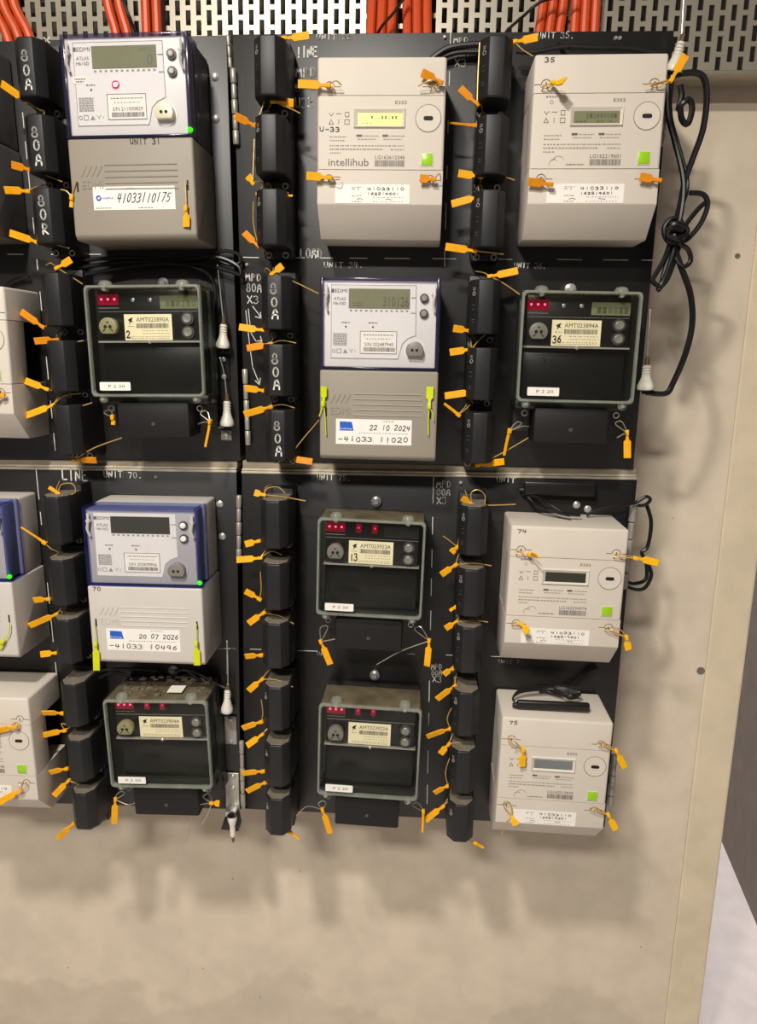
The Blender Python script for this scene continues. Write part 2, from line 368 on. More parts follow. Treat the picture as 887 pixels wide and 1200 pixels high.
# ------------------------------------------------------------------ meter panels
PANELS = {}
def panel(key, label, TL, TR, BR, BL, flange):
    x0, z0 = BL; org = (x0, 0, z0)
    t = thing('meter_panel', label, 'panel', org)
    mb = MB().prism_y([BL, BR, TR, TL], 0, .004); mb.build('face_plate', 'panel_black', t, bevel=.001, org=org)
    D = .17 if flange == 'panel_flange' else .092
    def fl(a, b, m, nm):
        a, b = Vector(a), Vector(b); d = (b-a).normalized(); n = Vector((-d.y, d.x))*.003
        MB().prism_y([(a.x,a.y),(b.x,b.y),(b.x+n.x,b.y+n.y),(a.x+n.x,a.y+n.y)], .0042, D).build(nm, m, t, org=org)
    fl(TR, TL, flange, 'top_flange'); fl(BL, BR, 'panel_black', 'bottom_flange'); fl(TL, BL, 'panel_black', 'side_flange'); fl(BR, TR, 'panel_black', 'side_flange')
    # bright worn fold along the top edge
    if flange == 'panel_flange': MB().prism_y([(TL[0],TL[1]-.003),(TR[0],TR[1]-.003),(TR[0],TR[1]+.001),(TL[0],TL[1]+.001)], -.0012, .004).build('edge_fold', 'panel_flange', t, bevel=.001, org=org)
    PANELS[key] = (t, org); return t
panel('A', 'black upper left meter panel carrying the meters marked unit 31', (-.96,2.040), (-.302,2.051), (-.2945,1.4275), (-.96,1.414), 'panel_black')
panel('B', 'black upper right meter panel chalked unit 33 with LINE and LOAD', (-.2935,2.052), (.3345,2.052), (.332,1.431), (-.2860,1.4275), 'panel_black')
panel('C', 'black lower left meter panel chalked LINE and unit 70', (-.97,1.402), (-.3015,1.4105), (-.3075,.792), (-.97,.776), 'panel_flange')
panel('D', 'black lower right meter panel with worn pale top edge', (-.2935,1.4095), (.3395,1.4165), (.338,.797), (-.3005,.794), 'panel_flange')

# pale rails of the frame that close the gap between the upper and lower panels
mat('rail_grey', RGB(150, 139, 119), .7, .1, .28, 14, .1, 200)
for lab, xa, xb, zl, zr, zl2, zr2 in (('pale dusty frame rail between the two left meter panels', -.955, -.3015, 1.4038, 1.4122, 1.4134, 1.4266), ('pale dusty frame rail between the two right meter panels', -.2925, .3380, 1.4112, 1.4182, 1.4266, 1.4300)):
    t = thing('frame_rail', lab, 'frame rail', (xa,.0045,zl), group='frame rails between the panels'); O = (xa,.0045,zl)
    MB().prism_y([(xa,zl),(xb,zr),(xb,zr2),(xa,zl2)], .0045, .09).build('rail_body', 'rail_grey', t, bevel=.001, org=O)
    MB().prism_y([(xa,zl),(xb,zr),(xb,zr+.0035),(xa,zl+.0035)], -.0010, .0046).build('rail_lip', 'panel_flange', t, bevel=.0008, org=O)
def chalk(key, *items, m='chalk', name='chalk_lettering'):
    """items: ('t', text, u0, u1, v_base, v_top, stroke) or ('l', [(u,v)...], stroke)"""
    t, org = PANELS[key]; mb = MB(); y = -.0009
    if name in ('chalk_dashes', 'chalk_arrow') and len(items) > 1:   # every dash is a piece of its own
        for it in items: chalk(key, it, m=m, name=name.replace('dashes', 'dash'))
        return
    for it in items:
        if it[0] == 't':
            _, s, u0, u1, vb, vt, wd = it
            a, b = U(u0, vb, y), U(u1, vb, y); h = U(u0, vt, y).z-a.z; htext(mb, s, a.x, b.x, a.z, h, y, wd)
        else:
            _, pts, wd = it; P = [U(u, v, y) for u, v in pts]; mb.stroke([(p.x, p.z) for p in P], wd, y)
    mb.build(name, m, t, smooth=0, org=org)
T, L_ = 't', 'l'
chalk('B', (T,'UNIT 33',370,413,46,40,.0011)); chalk('B', (T,'!INE',347,372,67,55,.0022)); chalk('B', (T,'MPD',346,371,90,79,.0018))
chalk('B', (T,'U-',346,358,107,99,.0018)); chalk('B', (T,'U33',345,368,126,114,.0018))
chalk('B', (T,'MPD',531,549,50,44,.0012), (T,'80A',531,549,67,60,.0010)); chalk('B', (T,'X3',532,547,78,69,.0014))
chalk('B', (T,'UNIT 35.',629,673,45,38,.0012))
chalk('B', (T,'LOAD',351,378,302,292,.0022)); chalk('B', (T,'UNIT 34.',379,426,313,307,.0012)); chalk('B', (T,'UNIT 36.',602,640,314,308,.0012))
chalk('B', (T,'MPD',287,307,329,321,.0015), (T,'80A',288,307,342,333,.0015), (T,'X3',289,304,355,346,.0015))
chalk('B', (L_,[(296,359),(303,368),(306,373)],.0012), (L_,[(299,371),(306,373),(305,366)],.0012), (L_,[(291,362),(294,390),(300,400),(306,399)],.0011), (L_,[(288,364),(292,400),(296,430),(304,450)],.0011), (L_,[(299,446),(304,451),(305,443)],.0012), (L_,[(302,403),(307,400),(305,394)],.0011), name='chalk_arrow')
chalk('B', *[(L_,[(a,301.5+ (a-285)*.007),(b,301.7+(b-285)*.007)],.0012) for a, b in ((285,303),(326,352),(372,390),(410,430),(451,480),(507,534),(577,600),(653,682),(707,736),(752,765))], name='chalk_dashes')
chalk('B', *[(L_,[(528-(a-35)*.026,a),(528-(b-35)*.026,b)],.0012) for a, b in ((37,52),(84,100),(141,156),(194,210),(238,268),(294,312))], name='chalk_dashes')
chalk('A', *[(L_,[(17+(a-35)*.097,a),(17+(b-35)*.097,b)],.0013) for a, b in ((50,58),(90,108),(132,150),(166,186),(201,222),(255,274),(304,316),(342,364),(418,444),(470,490),(508,528))], name='chalk_dashes')
chalk('A', (L_,[(9,298),(27,298)],.0012), (L_,[(60,298),(77,298)],.0012), (L_,[(95,298),(118,298)],.0012), name='chalk_dashes')
chalk('A', (T,'X',50,60,50,43,.0016))
chalk('C', (T,'LINE',72,103,562,550,.0022)); chalk('C', (T,'UNIT 70.',121,167,559,552,.0014))
chalk('C', *[(L_,[(42+(a-548)*.10,a),(42+(b-548)*.10,b)],.0012) for a, b in ((548,585),(600,615),(683,707),(726,752),(776,798))], name='chalk_dashes')
chalk('C', (L_,[(256,760),(276,760)],.0011), (L_,[(266,752),(266,790)],.0009), name='chalk_dashes')
chalk('D', (T,'UNIT 75.',371,411,562,556,.0014)); chalk('D', (T,'MPD',511,529,571,564,.0014), (T,'80A',511,528,580,573,.0014), (T,'X3',511,524,590,582,.0014))
chalk('D', (T,'UNIT',581,604,565,559,.0015))
chalk('D', *[(L_,[(508-(a-558)*.02,a),(508-(b-558)*.02,b)],.0012) for a, b in ((558,590),(606,626),(644,665),(678,698),(716,738),(798,822),(836,850),(880,906),(920,942))], name='chalk_dashes')
chalk('D', *[(L_,[(a,760+(a-270)*.03),(b,760+(b-270)*.03)],.0010) for a, b in ((270,276),(293,306),(339,372),(477,486),(523,532),(575,590),(730,738))], name='chalk_dashes')
chalk('D', (T,'MPD',505,518,784,778,.0013), (T,'80A',505,518,791,785,.0013), (T,'X3',506,518,799,792,.0013))
chalk('D', (T,'UNIT 73',584,613,777,773,.0011), m='chalk_faint'); chalk('D', (T,'UN',371,380,768,764,.0012), m='chalk_faint')

def bolt(key, u, v, r=.006):
    t, org = PANELS[key]; p = U(u, v, -.003)
    mb = MB().lathe((p.x, .0, p.z), (0,-1,0), [(0,r),(.0015,r),(.0020,r*.8),(.0034,r*.75),(.0042,r*.45)], 10); mb.build('bolt', 'steel', t, org=org)
for k, u, v in (('A',251,89),('A',252,138),('C',257,591),('C',260,629),('D',676,592),('D',689,597)): bolt(k, u, v)
for k, u, v in (('B',289,310),('B',521,43),('C',182,559),('B',722,44),('B',727,44),('D',540,566)): bolt(k, u, v, .0028)

def hinge(key, ua, va, ub, vb, n=5, r=.0046):
    t, org = PANELS[key]; a, b = U(ua, va, -r-.0008), U(ub, vb, -r-.0008); d = b-a
    h = None
    for i in range(n):
        p, q = a+d*(i/n+.006), a+d*((i+1)/n-.006); rr = r if i % 2 == 0 else r*.86
        mb = MB().lathe(p, q-p, [(0,rr*.85),(.001,rr),((q-p).length-.001,rr),((q-p).length,rr*.85)], 12)
        if h is None: h = mb.build('hinge', 'zinc', t, org=org)
        else: mb.build('knuckle', 'zinc', h, org=org)
hinge('B', 273, 80, 277, 170); hinge('B', 287, 432, 291, 522); hinge('D', 280, 580, 280, 658); hinge('D', 283, 868, 285, 945)
hinge('A', 267, 41, 270, 80, 3, .003); hinge('B', 785, 92, 773, 172, 5, .0052); hinge('D', 743, 592, 731, 690, 5, .0062); hinge('D', 720, 884, 715, 944, 5, .0055)

# ------------------------------------------------------------------ fuse holders
def ring_xy(pts, z): return [(x, y, z) for x, y in pts]
def fuse_section(k, g=0.0):                # plan outline of the carrier, half width hw
    return [(-.0215*k,-.003),(-.0215*k,-.078+g),(-.0100*k,-.092+g),(.0100*k,-.092+g),(.0215*k,-.078+g),(.0215*k,-.003)]
H = .0375
def carrier_mesh(k, g, dz):
    _fc = MB().rings([ring_xy(fuse_section(k,g), -H), ring_xy(fuse_section(1), -H+dz), ring_xy(fuse_section(1), H-.0015), ring_xy(fuse_section(.96,.0015), H)])
    me = _fc.mesh('carrier', bevel=.0012, seg=2, smooth=30); me.materials.append(MATS['fuse_black']); return me
FUSE_CARRIER = carrier_mesh(.97, .002, .002); FUSE_CARRIER_END = carrier_mesh(.84, .012, .009)
_ft = MB().rings([ring_xy([(x*.9, y*.97-.001) for x, y in fuse_section(.96,.0015)], H), ring_xy([(x*.88, y*.96-.001) for x, y in fuse_section(.96,.0015)], H+.0012)])
FUSE_DUST = _ft.mesh('dusty_top', smooth=30); FUSE_DUST.materials.append(MATS['fuse_dust'])
FUSE_BASE = MB().prism_y([(-.019,-.050),(.019,-.050),(.021,-.042),(.021,.047),(-.021,.047),(-.021,-.042)], 0, -.036).mesh('base', bevel=.0015); FUSE_BASE.materials.append(MATS['fuse_black'])
FUSE_LUG = MB().torus(0, 0, 0, .0038, .0012, 12, 5).mesh('seal_lug'); FUSE_LUG.materials.append(MATS['zinc'])
_mk = MB()
_mk.torus(0, .018, -.0002, .0026, .0006, 10, 4)
_mk.stroke([(-.0022,.023),(.0022,.0235)], .0012, -.0003).stroke([(-.002,.0255),(.002,.026)], .0010, -.0003)
FUSE_LOGO = _mk.mesh('moulded_mark', smooth=0); FUSE_LOGO.materials.append(MATS['chalk_faint'])
_mk = MB()
for zc in (.002, -.004, -.018, -.0215): greek(_mk, -.0028, .0028, zc, .0011, -.0003)
FUSE_SMALL = _mk.mesh('small_print', smooth=0); FUSE_SMALL.materials.append(MATS['print_grey'])
ORD = ['first','second','third','fourth','fifth','sixth','seventh','eighth','ninth','tenth','eleventh','twelfth']
ZF = [1.9785,1.8815,1.7860,1.6705,1.5750,1.4800,1.3430,1.2440,1.1470,1.0390,.9380,.8410]
XF = {'left':[-.5565,-.5500,-.5475,-.5425,-.5415,-.5400,-.5670,-.5665,-.5645,-.5610,-.5590,-.5565],
      'middle':[-.2225]*3+[-.2170,-.2160,-.2140]+[-.2235]*6, 'right':[.0825]*6+[.0805]*6}
ZOFF = {'left':[0]*12, 'middle':[0]*12, 'right':[-.003,-.001,0,-.002,0,.003,0,.002,.006,.006,.006,.007]}
for _i in (6,7,8,9,10,11): ZOFF['left'][_i] = (-.004,-.006,-.008,-.011,-.010,-.010)[_i-6]
FUSES = {}
MARKS = {('left',0):'80A',('left',1):'80A',('left',2):'80R',('middle',3):'80A',('middle',4):'80A',('middle',5):'80A'}
for colm in ('left','middle','right'):
    for i in range(12):
        x, z = XF[colm][i], ZF[i]+ZOFF[colm][i]
        mk = MARKS.get((colm,i)); lab = f'black fuse holder{" hand marked "+mk if mk else ""}, {ORD[i]} from the top in the {colm} column'
        t = thing('fuse_holder', lab, 'fuse holder', (x,0,z), rot=(-.02 if colm == 'left' else 0), group=f'fuse holders in the {colm} column')
        link('base', FUSE_BASE, t); link('carrier', FUSE_CARRIER_END if i == 11 else FUSE_CARRIER, t)
        if i >= 6: link('dusty_top', FUSE_DUST, t)
        for sx in (-1, 1):
            o = link('seal_lug', FUSE_LUG, t); o.location = (sx*.0125, -.040, -.0445)
        if colm == 'right' or i in (0, 1, 2, 9, 10, 11) and colm == 'middle':
            for me in (FUSE_LOGO, FUSE_SMALL):
                o = link(me.name, me, t); o.location = (-.0161, -.0853, 0); o.rotation_euler = (0,0,-.88)
        if mk:
            mb = MB(); n = len(mk); top = (.024, .024, .028, .030, .026, .024)[('left','middle').index(colm)*3+(i % 3)]
            for k, ch in enumerate(mk):
                zc = top-.0185*(k+1)+.002
                htext(mb, ch, -.0075+.0012*k, .0045+.0012*k, zc, .0135, -.0926, .0021, .1)
            mb.build('hand_lettering', 'chalk', t, smooth=0)
        FUSES[(colm,i)] = (x, z)

# ------------------------------------------------------------------ ivory three-phase meters
def rz_edge(seam):      # bevel every edge except those lying in a seam plane
    return lambda e: not any(abs(e.verts[0].co.z-s) < 1e-5 and abs(e.verts[1].co.z-s) < 1e-5 for s in seam)
EW, EH, ED, EC, ECY = .171, .183, .101, .041, .063
zt_, zb_ = EH/2, -EH/2; s1 = zt_-.257*EH; s2 = zt_-.76*EH; G = .0004
def ivory_shells():
    hw = EW/2; out = {}
    a = MB().box(-hw, hw, 0, -ED, s1+G, zt_).mesh('upper_cover', bevel=.004, seg=3, pick=rz_edge([s1+G]))
    m = MB().box(-hw, hw, -.052, -ED, s2+G, s1-G).mesh('front_cover', bevel=.004, seg=3, pick=rz_edge([s1-G, s2+G]))
    sd = MB().box(-hw+.0005, .03, 0, -.0525, s2+G, s1-G).mesh('side_shell')
    l = MB().prism_x([(0,s2-G),(-ED,s2-G),(-ED,zb_),(-ECY,zb_-EC),(0,zb_-EC)], -hw, hw).mesh('lower_cover', bevel=.0014, seg=2, pick=rz_edge([s2-G]))
    k = MB().box(.031, hw-.026, 0, -.053, s2+G, s1-G).mesh('notch_shade')  # black block added to give the side notch its dark shade
    for nm, me, mt in (('upper_cover',a,'ivory'),('front_cover',m,'ivory'),('side_shell',sd,'ivory'),('lower_cover',l,'ivory'),('notch_shade',k,'dark_hole')):
        me.materials.append(MATS[mt]); out[nm] = me
    # display surround: picture-frame with sloping inner faces
    fr = MB(); X0, X1, Z0, Z1 = -.0365, .033, zt_-.475*EH, zt_-.345*EH; i0, i1, j0, j1 = X0+.0055, X1-.0045, Z0+.0035, Z1-.0055
    for A, B, C_, D_ in (((X0,Z1),(X1,Z1),(i1,j1),(i0,j1)),((X1,Z1),(X1,Z0),(i1,j0),(i1,j1)),((X1,Z0),(X0,Z0),(i0,j0),(i1,j0)),((X0,Z0),(X0,Z1),(i0,j1),(i0,j0))):
        fr.add([(A[0],-ED,A[1]),(B[0],-ED,B[1]),(C_[0],-ED-.0005,C_[1]),(D_[0],-ED-.0005,D_[1]),
                (A[0]+(D_[0]-A[0])*.25,-ED-.0030,A[1]+(D_[1]-A[1])*.25),(B[0]+(C_[0]-B[0])*.25,-ED-.0030,B[1]+(C_[1]-B[1])*.25)],
               [(0,1,5,4),(4,5,2,3)])
    fm = fr.mesh('display_frame', smooth=0); fm.materials.append(MATS['ivory_shade']); out['display_frame'] = fm
    out['scr'] = (i0, i1, j0, j1)
    d = MB().disc(.37*EW, zt_-.41*EH, -ED, -ED-.0008, .0166, 28).mesh('optical_port', bevel=.0005, seg=1); d.materials.append(MATS['ivory']); out['optical_port'] = d
    g = MB().torus(.37*EW, zt_-.41*EH, -ED-.0002, .0170, .0004, 30, 5).mesh('port_groove'); g.materials.append(MATS['groove']); out['port_groove'] = g
    s = MB(); s.prism_y([(.37*EW+math.copysign(.0038,math.cos(a_))+.0026*math.cos(a_), zt_-.41*EH+.0026*math.sin(a_)) for a_ in [2*math.pi*(q+.5)/12 for q in range(12)]], -ED-.0008, -ED-.0014)
    sm = s.mesh('port_slot'); sm.materials.append(MATS['dark_hole']); out['port_slot'] = sm
    bx, bz = .37*EW, zt_-.688*EH
    b = MB().box(bx-.0086, bx+.0086, -ED, -ED-.0010, bz-.0086, bz+.0086).mesh('button_frame', bevel=.0004, seg=1); b.materials.append(MATS['ivory_shade']); out['button_frame'] = b
    b = MB().box(bx-.0074, bx+.0074, -ED, -ED-.0020, bz-.0074, bz+.0074).mesh('green_button', bevel=.001); b.materials.append(MATS['green_button']); out['green_button'] = b
    lg = MB().torus(0, 0, -ED-.0003, .0062, .0005, 20, 5, 0, math.pi).mesh('seal_ring'); lg.materials.append(MATS['groove']); out['seal_ring'] = lg
    sc = MB().disc(0, 0, -ED, -ED-.0012, .0046, 14).mesh('seal_screw', bevel=.0003, seg=1); sc.materials.append(MATS['ivory_shade']); out['seal_screw'] = sc
    sl = MB(); sl.quad(-.0007, .0007, -.0026, .0026, -ED-.0014); sl.quad(-.015, -.0062, -.0004, .0004, -ED-.0002); sl.quad(.0062, .015, -.0004, .0004, -ED-.0002)
    sm = sl.mesh('screw_slot', smooth=0); sm.materials.append(MATS['ink']); out['screw_slot'] = sm
    return out
ISH = ivory_shells()
E_LUG = [(-.405*EW, zt_-.20*EH), (.405*EW, zt_-.20*EH), (-.405*EW, zt_-.83*EH), (.40*EW, zt_-.83*EH)]
def EX(u): return (u-.5)*EW
def EZ(v): return zt_-v*EH
def ivory_meter(label, x, z, rot=0, serial='LG162219601', pen=None, pen_at=(.04,.055), lcd='lcd_dark', logo=None, scale=None, detail=True):
    t = thing('electricity_meter', label, 'electricity meter', (x,-.0015,z), rot, scale, 'ivory three-phase meters')
    lo = None
    for nm in ('upper_cover','front_cover','side_shell','lower_cover','notch_shade'):
        o = link(nm, ISH[nm], t)
        if nm == 'front_cover': fc = o
        if nm == 'lower_cover': lo = o
    link('display_frame', ISH['display_frame'], t)
    i0, i1, j0, j1 = ISH['scr']
    scr = MB().box(i0, i1, -ED, -ED-.0004, j0, j1).build('display_screen', lcd, t)
    sg = MB(); y = -ED-.0007; n = 9
    if lcd == 'lcd_lit':
        for k in range(8): sg.quad(i0+.018+k*.0046, i0+.0205+k*.0046, j0+.0075, j0+.0082+random.choice((.0,.003)), y)
        for k in range(3): sg.quad(i0+.006+k*.005, i0+.009+k*.005, j0+.002, j0+.0028, y)
    elif lcd == 'lcd_green':
        for k in range(9): ptext(sg, random.choice('0812'), i0+.016+k*.0045, i0+.0192+k*.0045, j0+.0065, .0055, y)
        for a_ in (.003,.008,.013,.030,.035,.046): sg.quad(i0+a_, i0+a_+.0035, j0+.0015, j0+.0028, y)
    else:
        for a_ in (.004,.034): sg.quad(i0+a_, i0+a_+.003, j0+.002, j0+.003, y)
    sg.build('screen_digits', 'lcd_segment', scr, smooth=0)
    p = link('optical_port', ISH['optical_port'], t); link('port_groove', ISH['port_groove'], p); link('port_slot', ISH['port_slot'], p)
    b = link('button_frame', ISH['button_frame'], t); link('green_button', ISH['green_button'], b)
    for (lx, lz) in E_LUG:
        o = link('seal_screw', ISH['seal_screw'], t); o.location = (lx,0,lz)
        for nm in ('seal_ring','screw_slot'): link(nm, ISH[nm], o)
    y = -ED-.0003; pr = MB(); fa = MB()
    ptext(pr, 'E355', EX(.61), EX(.70), EZ(.315), .0040, y)
    for k, u in enumerate((.11,.17,.235)):                       # approval symbols
        pr.stroke([(EX(u)-.003,EZ(.375)),(EX(u),EZ(.395)),(EX(u)+.003,EZ(.375))] if k == 0 else [(EX(u)-.0032,EZ(.38)),(EX(u)+.0032,EZ(.38))] if k == 1 else [(EX(u)-.0025,EZ(.37)),(EX(u)+.0025,EZ(.37)),(EX(u)+.0025,EZ(.40)),(EX(u)-.0025,EZ(.40)),(EX(u)-.0025,EZ(.37))], .0007, y)
        pr.stroke([(EX(u)-.003,EZ(.45)),(EX(u),EZ(.42)),(EX(u)+.003,EZ(.45)),(EX(u)-.003,EZ(.45))] if k == 0 else [(EX(u),EZ(.42)),(EX(u),EZ(.45))] if k == 1 else [(EX(u)-.003,EZ(.42)),(EX(u)+.003,EZ(.42)),(EX(u)+.003,EZ(.45)),(EX(u)-.003,EZ(.45)),(EX(u)-.003,EZ(.42))], .0007, y)
    for u in (.31, .515):
        pr.quad(EX(u), EX(u+.045), EZ(.535), EZ(.52), y); greek(fa, EX(u+.055), EX(u+.175), EZ(.533), .0013, y); greek(fa, EX(u+.01), EX(u+.155), EZ(.555), .0012, y)
    greek(fa, EX(.10), EX(.235), EZ(.54), .0014, y); greek(fa, EX(.10), EX(.22), EZ(.565), .0014, y)
    greek(fa, EX(.10), EX(.69), EZ(.60), .0015, y, .7); greek(fa, EX(.10), EX(.52), EZ(.625), .0017, y); greek(fa, EX(.58), EX(.69), EZ(.625), .0013, y); greek(fa, EX(.10), EX(.19), EZ(.65), .0014, y)
    ptext(pr, serial, EX(.46), EX(.695), EZ(.687), .0046, y); barcode(pr, EX(.46), EX(.695), EZ(.738), EZ(.695), y, .0011)
    if logo: ptext(pr, logo, EX(.09), EX(.41), EZ(.735), .0095, y)
    else:
        fa.torus(EX(.22), EZ(.715), y, .0075, .0003, 14, 4, .3, 2.9); fa.torus(EX(.185), EZ(.725), y, .0055, .0003, 10, 4, .6, 3.6); greek(pr, EX(.28), EX(.42), EZ(.735), .0014, y)
        greek(fa, EX(.10), EX(.19), EZ(.285), .0024, y); fa.torus(EX(.145), EZ(.315), y, .0022, .0003, 10, 4)
    pr.build('printing', 'print_grey', fc, smooth=0); fa.build('small_print', 'print_faint', fc, smooth=0)
    st = MB().box(EX(.145), EX(.74), -ED, -ED-.0003, EZ(.995), EZ(.862)).build('paper_label', 'paper', t)
    ik = MB(); y = -ED-.0006
    htext(ik, '-1', EX(.27), EX(.35), EZ(.905), .0035, y, .0006); htext(ik, '41033110', EX(.40), EX(.70), EZ(.902), .0034, y, .0007, .12)
    htext(ik, '162219601', EX(.40), EX(.66), EZ(.934), .0028, y, .0007, .12)
    ik.stroke([(EX(.32),EZ(.968)),(EX(.345),EZ(.96)),(EX(.37),EZ(.97))], .0006, y); ik.stroke([(EX(.55),EZ(.963)),(EX(.60),EZ(.968))], .0006, y)
    ik.build('pen_writing', 'pen', st, smooth=0)
    gf = MB()
    for zz in (.885, .945, .985): greek(gf, EX(.28), EX(.36), EZ(zz), .0009, y)
    for zz in (.955, .985): greek(gf, EX(.45), EX(.70), EZ(zz), .0009, y, .5)
    gf.build('form_print', 'print_faint', st, smooth=0)
    if pen:
        pm = MB(); htext(pm, pen, EX(pen_at[0]), EX(pen_at[0]+.042*len(pen)), EZ(pen_at[1])-.0045, .0054, -ED-.0004, .0010); pm.build('pen_mark', 'pen', t, smooth=0)
    return t
ivory_meter('ivory meter chalked U33 with a lit yellow display and large brand lettering', -.0686, 1.8925, .003, 'LG162612346', 'U-33', (.015,.475), 'lcd_lit', 'intellihub')
ivory_meter('ivory meter hand numbered 35 in the top right corner of the panels', .2165, 1.8945, -.004, 'LG162219601', '35', (.07,.03), 'lcd_green')
ivory_meter('ivory meter hand numbered 74 below a black bar antenna', .2190, 1.2650, .008, 'LG162334974', '74', (.05,.035), 'lcd_dark')
ivory_meter('ivory meter hand numbered 75 at the bottom right with a grey display', .2210, .9580, .012, 'LG162219604', '75', (.06,.035), 'lcd_grey')
_b = U(17, 485, -ED); ivory_meter('ivory meter cut by the left edge beside the sealed black fuses of unit 32', _b.x-EW/2, _b.z+EH/2, .0, 'LG162219588', None, lcd='lcd_dark')
_b = U(44.5, 938, -ED); ivory_meter('ivory meter cut by the left edge in the bottom row', _b.x-EW/2, _b.z+EH/2, -.02, 'LG162219590', None, lcd='lcd_dark')

# ------------------------------------------------------------------ two-tone meters with a blue clear cover
DW, DH, DD = .170, .257, .100; dt, db = DH/2, -DH/2; dsp = .0015
def DX(c): return (c-412)*.000225
def DZ(c): return dt-(c-30)*.000219
def DZL(c): return dsp-(c-610)*.000232
def blue_meter(label, x, z, rot, scale, cover, lowmat, bodymat, platemat, rimmat, serial, handno=None, date=None, lcd='lcd_green', lcdtext=None, port='port_grey', red=False, green=False, number=None, extra=False, sticker_logo='blue'):
    t = thing('electricity_meter', label, 'electricity meter', (x,-.0015,z), rot, scale, 'two-tone meters with tinted covers')
    hw = DW/2
    MB().box(-hw+.002, hw-.002, 0, -.062, dsp, dt).build('body', bodymat, t, bevel=.004, seg=3)
    # lower terminal cover, a little slimmer towards its foot
    lc = MB().prism_x([(0,dsp-.0004),(-DD,dsp-.0004),(-DD,db+.006),(-DD+.006,db),(0,db)], -hw, hw).build('terminal_cover', lowmat, t, bevel=.003, seg=3)
    for k in range(5):
        zc = DZL(757+k*33); MB().prism_x([(-DD-.0002,zc+.0016),(-DD-.0011,zc),(-DD-.0002,zc-.0006)], DX(248 if k < 5 else 100), DX(690)).build('ridge', lowmat, lc, smooth=0)
    em = MB()
    for q in range(4): em.stroke([(DX(105+q*32), DZL(812)), (DX(135+q*32), DZL(760))], .0022, -DD-.0007)
    ptext(em, 'EDMI', DX(105), DX(235), DZL(885), .0105, -DD-.0007); em.build('embossed_logo', lowmat, lc, smooth=0)
    # face plate and label under the cover
    fp = MB().box(DX(52), DX(765), -.062, -.0960, dsp+.004, dt-.004).build('face_plate', platemat, t, bevel=.0015)
    out = [(105,75),(635,75),(638,385),(590,405),(555,440),(540,500),(530,535),(105,535)]
    lb = MB().prism_y([(DX(a), DZ(b)) for a, b in out], -.0960, -.0966).build('face_label', 'plate_white', fp)
    if platemat == 'plate_white':
        ol = MB(); ol.stroke([(DX(a), DZ(b)) for a, b in out+out[:1]], .0007, -.0968); ol.build('label_outline', 'print_faint', fp, smooth=0)
    sc = MB().box(DX(215), DX(597), -.0960, -.0976, DZ(218), DZ(97)).build('display_screen', lcd, t)
    if lcdtext:
        sg = MB(); 
        for s, a, b, zb2, h in lcdtext: ptext(sg, s, DX(a), DX(b), DZ(zb2), h, -.0979)
        sg.build('screen_digits', 'lcd_segment', sc, smooth=0)
    y = -.0970; pr = MB(); fa = MB()
    pr.quad(DX(105), DX(122), DZ(123), DZ(100), y); ptext(pr, 'EDMI', DX(127), DX(205), DZ(123), .0050, y)
    ptext(pr, 'ATLAS', DX(120), DX(195), DZ(170), .0040, y); ptext(pr, 'Mk10D', DX(118), DX(196), DZ(199), .0040, y)
    for k in range(12): fa.quad(DX(222+k*32), DX(236+k*32), DZ(238), DZ(228), y)
    for zc in (150, 245): fa.quad(DX(605), DX(637), DZ(zc+3), DZ(zc-3), y)
    for xc in (197, 369):
        if red and xc == 369: continue
        greek(pr, DX(xc-28), DX(xc+28), DZ(312), .0014, y); pr.torus(DX(xc), DZ(335), y, .0008, .0008, 8, 4)
    for k in range(8): greek(fa, DX(118), DX(206), DZ(384+k*10), .0014, y, .9)
    for k, xc in enumerate((122,155,195,232,258)):
        c = (DX(xc), DZ(490)); r = .0028
        if k == 0: fa.torus(c[0], c[1], y, r*.8, .0004, 10, 4)
        elif k == 1: fa.stroke([(c[0]-r,c[1]-r),(c[0]+r,c[1]-r),(c[0]+r,c[1]+r),(c[0]-r,c[1]+r),(c[0]-r,c[1]-r)], .0007, y)
        elif k == 2: fa.add([(c[0]-r*1.2,y,c[1]-r),(c[0]+r*1.2,y,c[1]-r),(c[0],y,c[1]+r)], [(0,1,2)])
        elif k == 3: fa.stroke([(c[0]-r,c[1]+r),(c[0],c[1]),(c[0]+r,c[1]+r)], .0006, y); fa.stroke([(c[0],c[1]),(c[0],c[1]-r)], .0006, y)
        else: fa.stroke([(c[0],c[1]-r*.6),(c[0],c[1]+r*.6)], .0006, y)
    pr.build('printing', 'print_grey', fp, smooth=0); fa.build('small_print', 'print_faint', fp, smooth=0)
    sl = MB().box(DX(288), DX(522), -.0966, -.0970, DZ(505), DZ(360)).build('serial_label', 'paper', fp)
    ik = MB(); y = -.0973
    ik.stroke([(DX(290),DZ(362)),(DX(520),DZ(362)),(DX(520),DZ(503)),(DX(290),DZ(503)),(DX(290),DZ(362))], .0007, y)
    greek(ik, DX(312), DX(505), DZ(388), .0012, y, .7); greek(ik, DX(330), DX(490), DZ(412), .0010, y, .5)
    ptext(ik, 'S/N '+serial, DX(318), DX(500), DZ(455), .0046, y); barcode(ik, DX(312), DX(508), DZ(490), DZ(464), y, .0010)
    ik.build('serial_print', 'print_grey', sl, smooth=0)
    for zc in (152, 247):
        rg = MB().lathe((DX(687),-.0960,DZ(zc)), (0,-1,0), [(0,.0064),(.004,.0062),(.004,.0050)], 18).build('push_button', 'button_dark', t)
        MB().lathe((DX(687),-.0960,DZ(zc)), (0,-1,0), [(0,.0046),(.0058,.0044),(.0068,.0030)], 16).build('button_cap', 'plate_white' if platemat == 'plate_grey' else 'button_grey', rg)
